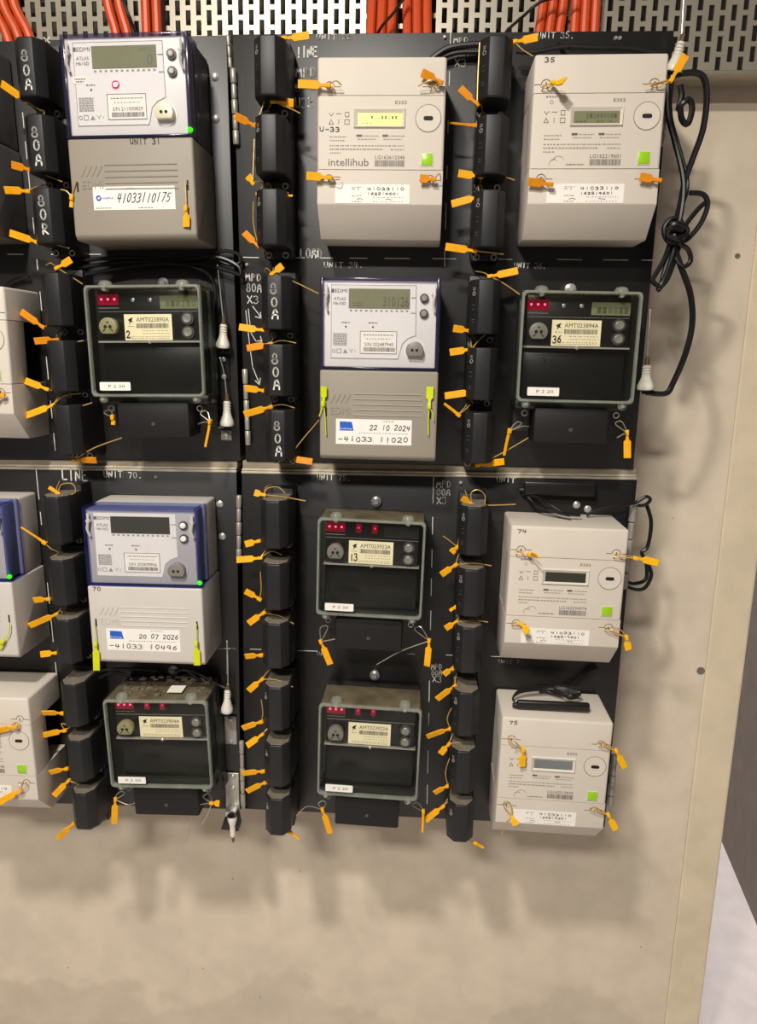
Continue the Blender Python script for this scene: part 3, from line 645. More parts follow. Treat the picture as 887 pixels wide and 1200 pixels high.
    # optical port: round with a flat lower side, in a shallow dish
    MB().disc(DX(632), DZ(475), -.0960, -.0968, .0165, 26).build('port_dish', platemat, fp, bevel=.0004, seg=1)
    pp = [(DX(635)+.0126*math.cos(a), DZ(480)+.0126*math.sin(a)) for a in [math.radians(-38+256*k/16) for k in range(17)]]
    po = MB().prism_y(pp, -.0960, -.1065).build('optical_port', port, t, bevel=.0012)
    eye = MB()
    for sx in (-1, 1): eye.disc(DX(635)+sx*.0033, DZ(478), -.1064, -.1069, .0021, 12)
    eye.build('port_eye', 'dark_hole', po)
    if red:
        MB().lathe((DX(345),-.0960,DZ(310)), (0,-1,0), [(0,.0058),(.0012,.0052),(.0020,.0035)], 18).build('status_lamp', 'led_red', t)
        MB().lathe((DX(345),-.0978,DZ(310)), (0,-1,0), [(0,.0026),(.0012,.0022),(.002,.0010)], 12).build('lamp_core', 'led_white_core', t)
    if extra:
        ex = MB().box(DX(118-25), DX(205-30), -.0966, -.0970, DZ(300), DZ(258)).build('small_label', 'paper', fp)
        gx = MB(); greek(gx, DX(102), DX(168), DZ(278), .0016, -.0972); greek(gx, DX(108), DX(160), DZ(292), .0014, -.0972); gx.build('label_print', 'print_grey', ex, smooth=0)
    # tinted cover: rim frame and clear window
    rim = MB(); w1 = .0060 if rimmat == 'violet_rim' else .0068
    rim.box(-hw, -hw+w1, -.058, -DD, dsp, dt); rim.box(hw-w1, hw, -.058, -DD, dsp, dt)
    rim.box(-hw+w1, hw-w1, -.058, -DD, dt-.005, dt); rim.box(-hw+w1, hw-w1, -.058, -DD, dsp, dsp+.004)
    rm = rim.build('cover_rim', rimmat, t, bevel=.0015)
    MB().box(-hw+w1, hw-w1, -.0990, -DD+.0002, dsp+.004, dt-.005).build('cover_window', 'blue_window', t)
    for sx in (-1, 1):                                           # wire clasps at the upper corners
        xx = sx*.0755; c = MB(); c.tube(smooth_path([(xx,-DD-.001,dt-.010),(xx+.001,-DD-.004,dt-.022),(xx-.001,-DD-.004,dt-.034),(xx+.0015,-DD-.001,dt-.046)], 4), .0018, 6)
        c.lathe((xx,-DD,dt-.022), (0,-1,0), [(0,.0036),(.003,.0034),(.005,.0018)], 10)
        c.build('cover_clasp', 'clasp_wire', t)
        MB().box(xx-.0012, xx+.0012, -DD+.001, -DD-.0003, DZL(900), DZL(845)).build('seal_slot', 'dark_hole', lc)
    if green: MB().lathe((hw-.004,-DD+.004,dsp+.0085), (.5,-1,0), [(0,.0038),(.004,.0034),(.0055,.0014)], 12).build('green_lamp', 'led_green', t)
    # site label on the terminal cover
    if handno:
        if date:
            st = MB().box(DX(140), DX(630), -DD, -DD-.0003, DZL(1070), DZL(912)).build('site_label', 'paper', lc)
            MB().prism_y([(DX(165),DZL(985)),(DX(255),DZL(985)),(DX(250),DZL(960)),(DX(243),DZL(930)),(DX(165),DZL(928))], -DD-.0003, -DD-.0005).build('label_logo', 'blue_print', st, smooth=0)
            iw = MB(); ptext(iw, 'EvoEnergy', DX(170), DX(245), DZL(980), .0030, -DD-.0007); iw.build('logo_lettering', 'paper', st, smooth=0)
            ik = MB(); y = -DD-.0006
            htext(ik, date, DX(355), DX(620), DZL(978), .0072, y, .0010, .08, .15); htext(ik, handno, DX(150), DX(610), DZL(1052), .0068, y, .0010, .1, .1)
            ik.build('pen_writing', 'pen', st, smooth=0)
            gf = MB(); greek(gf, DX(290), DX(610), DZL(1000), .0010, y, .6); greek(gf, DX(440), DX(520), DZL(925), .0012, y, .6)
            for k in range(9): gf.stroke([(DX(205+k*45), DZL(1062)), (DX(205+k*45), DZL(1022))], .0003, y)
            gf.build('form_print', 'print_faint', st, smooth=0)
        else:
            z0, z1 = dsp-.70*.130, dsp-.47*.130
            st = MB().box(-.055, .0575, -DD, -DD-.0003, z0, z1).build('site_label', 'paper', lc)
            lg = MB(); lg.torus(-.0475, z1-.0145, -DD-.0006, .0030, .0012, 6, 4); ptext(lg, 'intellihub', -.0425, -.027, z1-.0160, .0032, -DD-.0006); lg.build('label_logo', 'blue_print', st, smooth=0)
            ik = MB(); htext(ik, handno, -.024, .050, z1-.0205, .0115, -DD-.0006, .0011, .06, .35); ik.build('pen_writing', 'pen', st, smooth=0)
            gf = MB(); greek(gf, -.008, .002, z1-.003, .001, -DD-.0006); greek(gf, -.052, -.03, z0+.002, .001, -DD-.0006); greek(gf, .006, .028, z0+.002, .001, -DD-.0006); gf.build('form_print', 'print_grey', st, smooth=0)
    if number:
        s, a, b, h = number; pm = MB(); htext(pm, s, a, b, dsp-.0015-h, h, -DD-.0004, .0010, .08); pm.build('pen_mark', 'pen', lc, smooth=0)
    return t
blue_meter('grey and white meter hand marked unit 31 with a glowing red lamp', -.4135, 1.8840, -.018, (1.035,1,1.025), 'v', 'beige', 'edmi_body_shaded', 'plate_white', 'violet_rim', '211000829', '41033110175', None,
           'lcd_green', [('kW h',500,570,132,.0045),('0',540,575,205,.0125)], 'port_cream', red=True, green=True, number=('UNIT 31', 0, .042, .007), extra=True)
blue_meter('beige meter dated 22 10 2024 with lime seals in the middle of the upper panel', -.0655, 1.5765, .0, (1,1,1), 'v', 'beige', 'edmi_body', 'plate_white', 'violet_rim', '252487940', '-41033 11020', '22 10 2024',
           'lcd_green', [('310126',430,592,207,.0135),('L123',240,300,207,.0060)], 'port_grey')
blue_meter('white meter hand numbered 70 with blue cover, dated 20 07 2026', -.4245, 1.2390, -.012, (1.07,1,.99), 'b', 'edmi_white', 'edmi_white', 'plate_grey', 'blue_rim', '252878956', '-41033 10496', '20 07 2026',
           'lcd_dark', None, 'port_grey', green=True, number=('70', -.078, -.064, .006))
_b = U(14, 684, -DD); blue_meter('white meter with blue cover cut by the left edge beside unit 70', _b.x-DW/2, _b.z, -.015, (1,1,.99), 'b', 'edmi_white', 'edmi_white', 'plate_grey', 'blue_rim', '252878955', None, None, 'lcd_dark', None, 'port_grey', green=True)
_b = U(25, 182, 0); blue_meter('meter with shaded side cut by the left edge in the top row', _b.x-DW/2, _b.z, -.018, (1,1,1.02), 'v', 'edmi_body_shaded', 'edmi_body_shaded', 'plate_white', 'violet_rim', '211000828')

# ------------------------------------------------------------------ black meters under a clear cover
AW, AH, AD = .165, .156, .100; at_ = AH/2
def smoked_meter(label, x, z, rot, scale, serial, leds=3, pen=None, sticker='P 2 20', port='port_grey', dusty=False, penlab=None, lcd='lcd_green', dots='steel'):
    t = thing('electricity_meter', label, 'electricity meter', (x,-.0015,z), rot, scale, 'black meters under clear covers')
    hw = AW/2
    MB().box(-hw+.004, hw-.004, 0, -.030, -.128, at_-.002).build('base', 'amt_black', t, bevel=.004)
    MB().box(-hw+.001, hw-.001, -.028, -.074, -at_-.012, -at_+.002).build('lower_lip', 'amt_black', t, bevel=.004)
    MB().lathe((.0,0,at_+.010), (0,-1,0), [(0,.0085),(.006,.0085),(.008,.0045),(.011,.004)], 14).build('hanger_screw', 'steel', t)
    tb = MB().box(-.053, .053, -.028, -.084, -.138, -at_-.009).build('terminal_block', 'amt_terminal', t, bevel=.003)
    MB().lathe((.0,-.084,-.118), (0,-1,0), [(0,.003),(.0008,.003),(.0010,.0012)], 10).build('terminal_screw', 'button_dark', tb)
    MB().box(-hw+.010, hw-.010, -.030, -.066, -at_+.003, .001).build('lower_plate', 'amt_plate', t, bevel=.002)
    fp = MB().box(-hw+.010, hw-.010, -.030, -.076, .002, at_-.004).build('face_plate', 'amt_plate', t, bevel=.002)
    dv = MB().box(-hw+.008, hw-.008, -.066, -.079, -.0008, .0016).build('divider_strip', 'zinc', t)
    MB().lathe((.001,-.079,0), (0,-1,0), [(0,.0026),(.002,.0026),(.003,.0015)], 10).build('divider_screw', 'steel', dv)
    F = -.076
    wn = MB().box(-.072, -.042, F, F-.0008, .052, .067).build('lamp_window', 'led_window', fp)
    for k in range(3):
        MB().lathe((-.0665+k*.0095, F-.0006, .0600), (0,-1,0), [(0,.0018),(.0012,.0015),(.002,.0007)], 10).build('red_lamp', 'led_pink', wn)
    MB().box(-.072, -.042, F, F-.0006, .0475, .0482).build('lamp_underline', 'print_faint', fp)
    for xc in (-.021, .004):
        if leds == 5:
            w2 = MB().box(xc-.0042, xc+.0042, F, F-.0008, .052, .066).build('lamp_window', 'led_window', fp)
            MB().lathe((xc, F-.0006, .0600), (0,-1,0), [(0,.0018),(.0012,.0015),(.002,.0007)], 10).build('red_lamp', 'led_red_dim', w2)
        else: MB().lathe((xc, F, .059), (0,-1,0), [(0,.0030),(.0008,.0028),(.0016,.0012)], 12).build('indicator', 'steel', fp)
    MB().box(.018, .072, F, F-.0006, .0465, .0645).build('display_screen', lcd, fp)
    if lcd == 'lcd_green':
        sg = MB()
        for k in range(6): ptext(sg, random.choice('0182'), .026+k*.0075, .0315+k*.0075, .049, .0085, F-.0009)
        sg.build('screen_digits', 'lcd_segment', fp, smooth=0)
    MB().box(-.072, .072, F, F-.0006, .0425, .0430).build('trim_line', 'print_faint', fp)
    pp = [(-.0555+.0130*math.cos(a), .0215+.0130*math.sin(a)) for a in [math.radians(-50+280*k/18) for k in range(19)]]
    po = MB().prism_y(pp, F, F-.012).build('optical_port', port, t, bevel=.0012)
    ey = MB()
    for sx in (-1, 1): ey.disc(-.0555+sx*.0035, .0215, F-.0119, F-.0124, .0024, 12)
    ey.stroke([(-.0625,.0150),(-.0595,.0180)], .0014, F-.0124); ey.stroke([(-.0485,.0150),(-.0515,.0180)], .0014, F-.0124); ey.add([(-.0575,F-.0124,.0285),(-.0535,F-.0124,.0285),(-.0555,F-.0124,.0255)], [(0,1,2)])
    ey.build('port_eye', 'dark_hole', po)
    for zc in (.0325, .0135):
        rg = MB().lathe((.0575, F, zc), (0,-1,0), [(0,.0092),(.005,.0090),(.005,.0074)], 20).build('push_button', 'button_dark', t)
        MB().lathe((.0575, F, zc), (0,-1,0), [(0,.0066),(.007,.0064),(.0078,.0052),(.0074,.0030)], 16).build('button_cap', 'button_grey', rg)
    lb = MB().box(-.0355, .0335, F, F-.0005, .0025, .0390).build('name_label', 'cream_label', t)
    ik = MB(); y = F-.0008
    ptext(ik, serial, -.018, .0295, .0285, .0062, y); barcode(ik, -.018, .0290, .0195, .0262, y, .0011)
    ik.build('label_print', 'print_grey', lb, smooth=0)
    fk = MB()
    for zz in (.0155, .0115, .0070, .0045): greek(fk, -.010 if zz > .01 else -.030, .030, zz, .0010, y, .6)
    greek(fk, -.031, -.021, .0215, .0010, y); fk.build('label_small_print', 'print_faint', lb, smooth=0)
    lg = MB(); lg.add([(-.030,y,.0310),(-.0265,y,.0335),(-.0225,y,.0345),(-.0245,y,.0305),(-.0225,y,.0275),(-.0262,y,.0285),(-.0285,y,.0240),(-.0280,y,.0290)], [(0,1,7),(1,2,3),(1,3,7),(3,4,5),(3,5,7),(5,6,7)]); lg.build('label_emblem', 'ink', lb, smooth=0)
    if penlab:
        pm = MB(); htext(pm, penlab, -.034, -.034+.0065*len(penlab), .0065, .0105, y-.0001, .0016, .08); pm.build('pen_number', 'pen', lb, smooth=0)
    # clear cover
    wl = .0035; cv = MB()
    cv.box(-hw, -hw+wl, -.028, -AD+.004, -at_, at_); cv.box(hw-wl, hw, -.028, -AD+.004, -at_, at_); cv.box(-hw+wl, hw-wl, -.028, -AD+.004, -at_, -at_+wl)
    cvo = cv.build('cover_walls', 'clear_wall', t, bevel=.001)
    MB().box(-hw+wl, hw-wl, -.028, -AD+.004, at_-wl, at_).build('cover_top', 'clear_dusty', t, bevel=.001)
    pts = []
    rr = .009
    for cxx, czz, a0 in ((hw-rr,at_-rr,0),(-hw+rr,at_-rr,90),(-hw+rr,-at_+rr,180),(hw-rr,-at_+rr,270)):
        for k in range(5): a = math.radians(a0+90*k/4); pts.append((cxx+(rr-.0028)*math.cos(a), -AD+.004, czz+(rr-.0028)*math.sin(a)))
    rim = MB(); n = len(pts); R1 = []
    for (dx, dy) in ((0,.004),(0,-.001),(-.0012,-.0030),(-.0034,-.0030),(-.0044,-.001),(-.0044,.004)):
        R1.append([(p[0]*(1+(dx+.0028)/abs(hw)), p[1]+dy, p[2]*(1+(dx+.0028)/at_)) for p in pts])
    rim.rings(R1+[R1[0]], False); rim.build('cover_rim', 'clear_rim', t, smooth=40)
    MB().box(-hw+.004, hw-.004, -AD+.0035, -AD+.0015, -at_+.004, at_-.004).build('cover_window', 'clear_window', t)
    if dusty:
        ds = MB()
        for k in range(60):
            xx, yy, s_ = random.uniform(-.07,.07), random.uniform(-.085,-.005), random.uniform(.0015,.007)
            ds.box(xx-s_, xx+s_, yy-s_*.5, yy+s_*.7, at_, at_+random.uniform(.0008,.0035))
        o = ds.build('dust_layer', 'dust', t, smooth=0)
        MB().box(.012, .036, -.075, -.050, at_+.0036, at_+.0042).build('paper_scrap', 'paper', t)
    for sx in (-1, 1):                                            # screw domes in the cover's corners
        d = MB().lathe((sx*.055, -AD+.014, at_-.002), (0,0,1), [(0,.0105),(.004,.0100),(.008,.0075),(.0095,.003)], 14).build('screw_dome', 'clear_rim', t)
        MB().lathe((sx*.055, -AD+.016, at_-.004), (0,-1,0), [(0,.0042),(.010,.0040),(.012,.002)], 10).build('cover_screw', 'steel', d)
        d = MB().lathe((sx*.068, -AD+.012, -at_-.003), (0,-1,0), [(0,.0060),(.004,.0060),(.007,.003)], 12).build('screw_dome', 'clear_rim', t)
        MB().lathe((sx*.068, -AD+.012, -at_-.003), (0,-1,0), [(0,.0030),(.0075,.0026)], 8).build('cover_screw', 'zinc', d)
        e = MB().tube([(sx*.066+.004*math.cos(a), -.072, -at_-.018+.004*math.sin(a)) for a in [2*math.pi*k/12 for k in range(12)]], .0008, 5, True).build('seal_eyelet', 'zinc', t)
    stk = MB().box(-.068, -.0235, -AD-.0002, -AD-.0008, -.0685, -.0565); sk = stk.build('asset_sticker', 'paper', t, bevel=.0012, pick=lambda e: abs(e.verts[0].co.y-e.verts[1].co.y) > 1e-5)
    ik = MB(); ptext(ik, sticker, -.0555, -.0315, -.0645, .0042, -AD-.0010); ik.build('sticker_print', 'print_grey', sk, smooth=0)
    if pen:
        pm = MB(); htext(pm, pen, -.058, -.058+.011*len(pen), -.024, .010, -.0664, .0012); pm.build('pen_mark', 'ink', t, smooth=0)
    return t
smoked_meter('black meter under clear cover beside two white cone antennas', -.4065, 1.6125, -.02, (1.035,1,1.02), 'AMT023890A', 3, None, 'P 2 20', 'port_olive', penlab='2')
smoked_meter('black meter hand marked 36 under a clear cover, right edge of upper panel', .2140, 1.6142, .004, (1.0,1,.985), 'AMT023894A', 3, ' 36', 'P 2 20', 'port_grey', penlab='36', lcd='lcd_green')
smoked_meter('black meter hand marked U72 under a clear cover, middle of the lower panel', -.0738, 1.2809, .018, (.99,1,.985), 'AMT023922A', 5, 'U 72', 'P 2 20', 'port_grey', penlab='13', lcd='amt_black')
smoked_meter('black meter with dusty clear top in the bottom row, below meter U72', -.0716, .9755, .02, (.995,1,1.03), 'AMT023923A', 5, None, 'P 2 20', 'port_grey', lcd='amt_black')
smoked_meter('black meter covered in dust and debris in the bottom row below unit 70', -.4155, .9710, -.035, (1.045,1,1.0), 'AMT023904A', 5, None, 'P 2 20', 'port_olive', dusty=True, lcd='amt_black')

# ------------------------------------------------------------------ seals
def arrow_word(dx, dz):
    a = math.degrees(math.atan2(dz, dx)) % 360
    return ['right','upper right','up','upper left','left','lower left','down','lower right'][int(((a+22.5) % 360)//45)]
SEEN = {}
def seal(tip, knot, wires=(), y=-.068, m='seal_orange', where=None, tipy=None, wm='seal_wire', wid=.0104, fuse=False, roll=None, colour='orange'):
    K = U(knot[0], knot[1], y); Tp = U(tip[0], tip[1], y if tipy is None else tipy)
    d = Tp-K; Ln = d.length; d.normalize(); word = arrow_word(d.x, d.z)
    if fuse:
        best = min(FUSES.items(), key=lambda kv: (kv[1][0]-.03-K.x)**2*.6+(kv[1][1]-K.z)**2)
        (colm, i), (fx, fz) = best; up = 'upper' if K.z > fz else 'lower'
        where = f'{up} end of {ORD[i]} fuse in {colm} column'
        lug = Vector((fx-.0125, -.040, fz+(.053 if up == 'upper' else -.0445)))
    label = f'{colour} seal tag pointing {word}, {where}'
    grp = 'seal tags on the fuse holders' if fuse else 'seal tags on the meters'
    t = thing('seal_tag', label, 'seal tag', K, group=grp); O = tuple(K); SEEN.setdefault(label, []).append(t)
    side = d.cross(Vector((0,1,0)))
    if side.length < .2: side = Vector((1,0,0))
    side.normalize(); nrm = side.cross(d).normalized()
    a = random.uniform(-.45,.45) if roll is None else roll
    side, nrm = side*math.cos(a)+nrm*math.sin(a), nrm*math.cos(a)-side*math.sin(a)
    nk = min(.32*Ln, .010); prof = [(.0,.0018),(nk,.0022),(nk+.003,wid/2),(Ln,wid/2)]; th = .0011
    R_ = []
    for s_, hw in prof:
        c = K+d*s_+nrm*(.0016*math.sin(s_/max(Ln,1e-4)*2.4))
        R_.append([c-side*hw-nrm*th, c+side*hw-nrm*th, c+side*hw+nrm*th, c-side*hw+nrm*th])
    MB().rings(R_).build('flag', m, t, bevel=.0004, seg=1, org=O)
    kb = MB(); k = .0034
    for (ax, by) in ((1,.75),):
        P = []
        for sx in (-1,1):
            for sy in (-1,1):
                for sz in (-1,1): P.append(K+d*sx*k*1.15+side*sy*k*by+nrm*sz*k*.8)
        kb.add(P, [(0,1,3,2),(4,6,7,5),(0,4,5,1),(2,3,7,6),(0,2,6,4),(1,5,7,3)])
    kb.build('lock_body', m, t, bevel=.0009, org=O)
    if fuse:
        wires = list(wires)+[[knot, None]]
    for path in wires:
        P = []
        for q in path:
            if q is None: P.append(lug)
            elif q == 'k': P.append(K)
            else: P.append(U(q[0], q[1], q[2] if len(q) > 2 else y))
        if len(P) == 2:
            mid = (P[0]+P[1])/2+Vector((random.uniform(-.003,.003), -.006, random.uniform(-.002,.006))); P = [P[0], mid, P[1]]
        MB().tube(smooth_path(P, 5), .00085, 5).build('wire', wm, t, org=O)
    return t
def fs(tip, knot, wires=(), **k): return seal(tip, knot, wires, fuse=True, **k)
# left column
fs((1,98),(30,118),[['k',(45,128),(52,131),(48,142)]]); fs((13,193),(35,199),[['k',(55,206),(73,213)]], m='seal_deep'); fs((5,223),(33,224)); fs((11,273),(44,284),[['k',(62,286),(81,291)]])
fs((83,304),(67,314),[['k',(54,311)],['k',(80,322),(97,333)]]); fs((24,365),(50,383),m='seal_deep'); fs((40,400),(67,398),[['k',(80,402),(98,399)]], m='seal_deep'); fs((29,446),(55,456))
fs((30,487),(62,475),[['k',(75,464),(95,461)],['k',(85,478),(108,472)]]); fs((113,540),(87,539),[['k',(110,525),(143,513)]], m='seal_deep')
fs((57,571),(68,578),[['k',(72,568),(85,567),(88,577),(76,581)]], wid=.006); fs((24,618),(52,636),[['k',(60,643),(68,647),(64,652)]], wid=.003); fs((39,704),(57,702)); fs((34,734),(66,720),[['k',(72,716),(74,730)]])
fs((47,767),(66,765)); fs((49,836),(73,836)); fs((41,864),(76,856),[['k',(72,848),(80,850)]]); fs((58,906),(78,901)); fs((63,933),(80,915),[['k',(92,920),(95,934)]]); fs((67,984),(85,966))
# middle column
fs((362,41),(333,45)); fs((344,121),(320,119),[['k',(312,106),(316,98)],['k',(340,127),(352,133)]]); fs((275,136),(298,147),[['k',(306,130),(313,105)]], m='seal_deep'); fs((290,206),(296,214),[['k',(297,190),(298,163)]])
fs((343,229),(303,228),[['k',(320,224),(338,226)]], wid=.003); fs((286,272),(303,289),[['k',(297,262),(297,236)]], m='seal_deep'); fs((331,311),(319,321),[['k',(310,318)],['k',(340,328),(373,344)]]); fs((280,383),(308,387))
fs((289,408),(317,403),[['k',(330,399),(347,402)]], m='seal_deep'); fs((287,455),(310,458)); fs((286,486),(317,477),[['k',(330,474),(345,478)]]); fs((366,541),(338,537),[['k',(352,518),(374,492)]], m='seal_deep')
fs((298,577),(309,580),[['k',(330,582),(358,587)],['k',(314,572),(326,571),(334,578)]]); fs((287,638),(303,634)); fs((277,656),(305,654),[['k',(318,646),(330,650)]]); fs((287,693),(304,702),[['k',(306,690),(305,670)]])
fs((291,731),(309,718),[['k',(328,722),(344,731)]]); fs((287,770),(306,768)); fs((291,810),(307,796),[['k',(325,797),(343,805)]]); fs((284,854),(306,846),[['k',(308,835),(306,820)]]); fs((289,874),(307,861)); fs((283,907),(308,904)); fs((289,928),(311,917))
fs((351,984),(340,975), wid=.004)
# right column
fs((630,43),(603,49),[['k',(612,58),(625,66)]]); fs((539,103),(559,122),[['k',(560,90),(562,50)]], m='seal_deep'); fs((527,144),(557,147), m='seal_deep', wid=.003); fs((537,203),(563,207),[['k',(585,206),(603,211)]]); fs((529,239),(562,230)); fs((522,289),(556,294),[['k',(575,296),(590,298)]])
fs((607,317),(574,324),[['k',(590,332),(609,345)]]); fs((531,385),(551,388)); fs((527,413),(553,409),[['k',(560,400),(571,390)]]); fs((521,464),(555,459)); fs((520,473),(537,486),[['k',(545,480),(551,474)]], wid=.004); fs((591,541),(560,545),[['k',(590,530),(619,513)]])
fs((541,584),(553,591),[['k',(575,592),(604,591)],['k',(552,578),(560,574),(568,580),(568,590)]]); fs((529,648),(536,641),[['k',(538,628),(541,611)],['k',(526,633),(519,628)]]); fs((517,674),(534,662),[['k',(555,660),(576,663)]]); fs((527,716),(534,711), wid=.005)
fs((522,737),(535,729),[['k',(555,727),(572,729)]]); fs((520,791),(531,783),[['k',(534,773),(541,763)]]); fs((512,820),(533,804),[['k',(545,808),(550,834)]]); fs((500,864),(528,854),[['k',(524,842),(530,828)]]); fs((516,884),(526,872),[['k',(535,870),(542,871)]])
fs((509,930),(525,921),[['k',(522,905),(528,885)]]); fs((498,962),(519,945),[['k',(530,935),(540,930)]]); fs((567,994),(557,988), wid=.004)
# seals on the meters
def es(tip, knot, where, lug, y=-.112, wires=(), **k):
    lg = [(lug[0], lug[1], -.103)]
    return seal(tip, knot, [['k', (lug[0]+4, lug[1]+4, -.108)]+lg, ['k', (lug[0]-5, lug[1]+3, -.109)]+lg]+list(wires), y=y, where=where, **k)
es((349,98),(384,100),'upper left of meter chalked U33',(388,101),wires=[['k',(400,100)]]); es((494,85),(516,96),'upper right of meter chalked U33',(508,100),wires=[['k',(490,101)]],m='seal_deep')
es((359,206),(386,208),'lower left of meter chalked U33',(388,207),wires=[['k',(399,208)]]); es((492,209),(508,210),'lower right of meter chalked U33',(504,208),wires=[['k',(517,211)]],m='seal_deep')
es((661,94),(648,97),'upper left of meter numbered 35',(639,99),m='seal_yellow',tipy=-.135); es((804,64),(787,93),'upper right of meter numbered 35',(768,98),wires=[['k',(770,97),(755,99)]])
es((619,213),(645,216),'lower left of meter numbered 35',(635,208),m='seal_deep'); es((750,207),(772,211),'lower right of meter numbered 35',(762,209),m='seal_deep')
es((629,652),(620,650),'upper left of meter numbered 74',(609,645),m='seal_yellow',tipy=-.132); es((772,660),(745,654),'upper right of meter numbered 74',(724,649),m='seal_yellow',wires=[['k',(735,651),(726,649)]])
es((618,741),(611,731),'lower left of meter numbered 74',(604,729),m='seal_yellow',tipy=-.132); es((737,762),(734,747),'lower right of meter numbered 74',(714,735),m='seal_yellow',wires=[['k',(727,738),(716,735)]])
es((612,899),(613,879),'upper left of meter numbered 75',(600,865),m='seal_yellow'); es((733,900),(722,880),'upper right of meter numbered 75',(706,870),m='seal_yellow',wires=[['k',(715,874),(707,870)]])
es((604,966),(600,957),'lower left of meter numbered 75',(595,941),m='seal_yellow',tipy=-.135,wires=[['k',(592,965),(588,978)]]); es((722,973),(713,955),'lower right of meter numbered 75',(696,946),m='seal_yellow',wires=[['k',(706,950),(697,946)]])
es((-8,858),(18,852),'upper right of bottom left ivory meter',(19,846)); es((-4,942),(23,927),'lower right of bottom left ivory meter',(28,917)); es((-14,470),(3,463),'right side of the second row meter at left edge',(-2,455))
seal((83,243),(84,231),[['k',(78,224),(71,222)],['k',(86,222),(89,212)]],y=-.104,where='left of meter marked unit 31',wid=.005); seal((218,266),(218,244),[['k',(218,230),(217,213)]],y=-.106,where='right of meter marked unit 31')
seal((379,453),(379,473),[['k',(381,490),(382,510)],['k',(376,482),(374,488)]],y=-.106,m='seal_lime',where='left of beige meter dated 22 10 2024',colour='lime',wm='seal_lime',roll=.5); seal((504,453),(503,476),[['k',(502,492),(502,510)],['k',(507,485),(508,493)]],y=-.106,m='seal_lime',where='right of beige meter dated 22 10 2024',colour='lime',wm='seal_lime',roll=.1)
seal((113,786),(112,755),[['k',(112,745),(110,729)]],y=-.108,m='seal_lime',where='left of meter numbered 70',colour='lime',wm='seal_lime',roll=.1); seal((231,780),(230,754),[['k',(230,742),(230,731)]],y=-.108,m='seal_lime',where='right of meter numbered 70',colour='lime',wm='seal_lime',roll=.1)
seal((-2,760),(3,752),[['k',(10,742),(11,730)]],y=-.108,m='seal_lime',where='on the meter with blue cover at the left edge',colour='lime',wm='seal_lime')
def ts(tip, knot, where, lug, wires=(), **k):
    return seal(tip, knot, [['k',(lug[0]-5,lug[1]+4,-.074),(lug[0],lug[1],-.072)],['k',(lug[0]+4,lug[1]+3,-.074),(lug[0],lug[1],-.072)]]+list(wires), y=-.078, where=where, wm='seal_wire_steel', **k)
ts((132,498),(132,489),'below left of black meter by two cone antennas',(127,480),wid=.007); ts((240,524),(246,494),'below right of black meter by two cone antennas',(240,481),wires=[['k',(232,497)]],wid=.004)
ts((591,534),(597,505),'below left of black meter marked 36',(607,494),wires=[['k',(620,500)]],wid=.004); ts((735,537),(735,507),'below right of black meter marked 36',(726,493),wires=[['k',(723,513)]])
ts((387,779),(376,752),'below left of black meter marked U72',(380,733),wires=[['k',(410,746),(439,745)]]); ts((500,781),(503,751),'below right of black meter marked U72',(491,734),wires=[['k',(470,763),(441,779)]])
ts((387,977),(378,949),'below left of dusty topped black meter',(378,938),wires=[['k',(360,945),(347,956)]]); ts((495,976),(496,951),'below right of dusty topped black meter',(488,940),wid=.004)
ts((134,966),(135,937),'below left of black meter under debris',(142,927),wires=[['k',(150,943),(160,940)]]); ts((257,942),(248,941),'below right of black meter under debris',(243,930),wires=[['k',(228,948),(219,986)],['k',(243,955),(236,966)]])

for lab, obs in SEEN.items():
    if len(obs) > 1:
        obs.sort(key=lambda o: -o.location.z)
        for o, wd in zip(obs, ('upper one', 'lower one') if len(obs) == 2 else ('topmost', 'middle one', 'lowest')): o['label'] = lab+', '+wd
# ------------------------------------------------------------------ cables and antennas
def cable(label, pts, r, m='cable_black', y=-.012, name='black_cable', cat='cable', group=None, k=6, n=8):
    P = [U(q[0], q[1], q[2] if len(q) > 2 else y) for q in pts]
    o = MB().tube(smooth_path(P, k), r, n).build(name, m, org=tuple(P[-1])); o.location = P[-1]
    return tag(o, label, cat, group)
OB = [('left edge bundle', -12, 9, 3, 13), ('pair above the unit 31 meter', 125, 137, 2, 13), ('second pair above the unit 31 meter', 170, 172, 2, 12.5),
      ('bundle above the U33 meter', 436, 434, 3, 12), ('second bundle above the U33 meter', 477, 477, 3, 11.8), ('bundle left of unit 35 lettering', 637, 631, 3, 12), ('bundle over the unit 35 meter', 675.5, 672.5, 3, 11.8)]
for nm, *cs in OB:
    for i in range(cs[2]):
        u0, u1, n_c, gap = cs
        A_, B_ = U(u0+i*gap, -4, .112-.004*(i % 2)), U(u1+i*gap, 44, .112-.004*(i % 2)); v = Vector((0,0,1)); dr = (B_-A_)/(A_.z-B_.z)
        pts = [A_-dr*.03+v*.24, A_-dr*.03+v*.10, A_, B_, B_+dr*.03-v*.05, B_+dr*.03-v*.25]
        pos = ('leftmost', 'middle' if n_c == 3 else 'rightmost', 'rightmost')[i]
        o = MB().tube(smooth_path(pts, 5), .0074, 10).build('orange_cable', 'cable_orange', org=tuple(B_)); o.location = B_
        tag(o, f'orange power cable, {pos} of the {nm}', 'cable', 'orange cables over the tray')
cable('thin black lead crossing the orange cables above the U33 meter', [(440,44,.10),(448,30,.085),(462,14,.085),(476,-6,.085)], .0022)
cable('thin black lead rising beside the right fuse column to the tray', [(590,42,.05),(596,34,.06),(612,20,.08),(634,2,.08),(660,-4,.08),(676,-8,.08)], .0022)
cable('thin black lead crossing the cables above the unit 31 meter', [(160,42,.1),(152,20,.085),(140,-8,.085)], .0022)
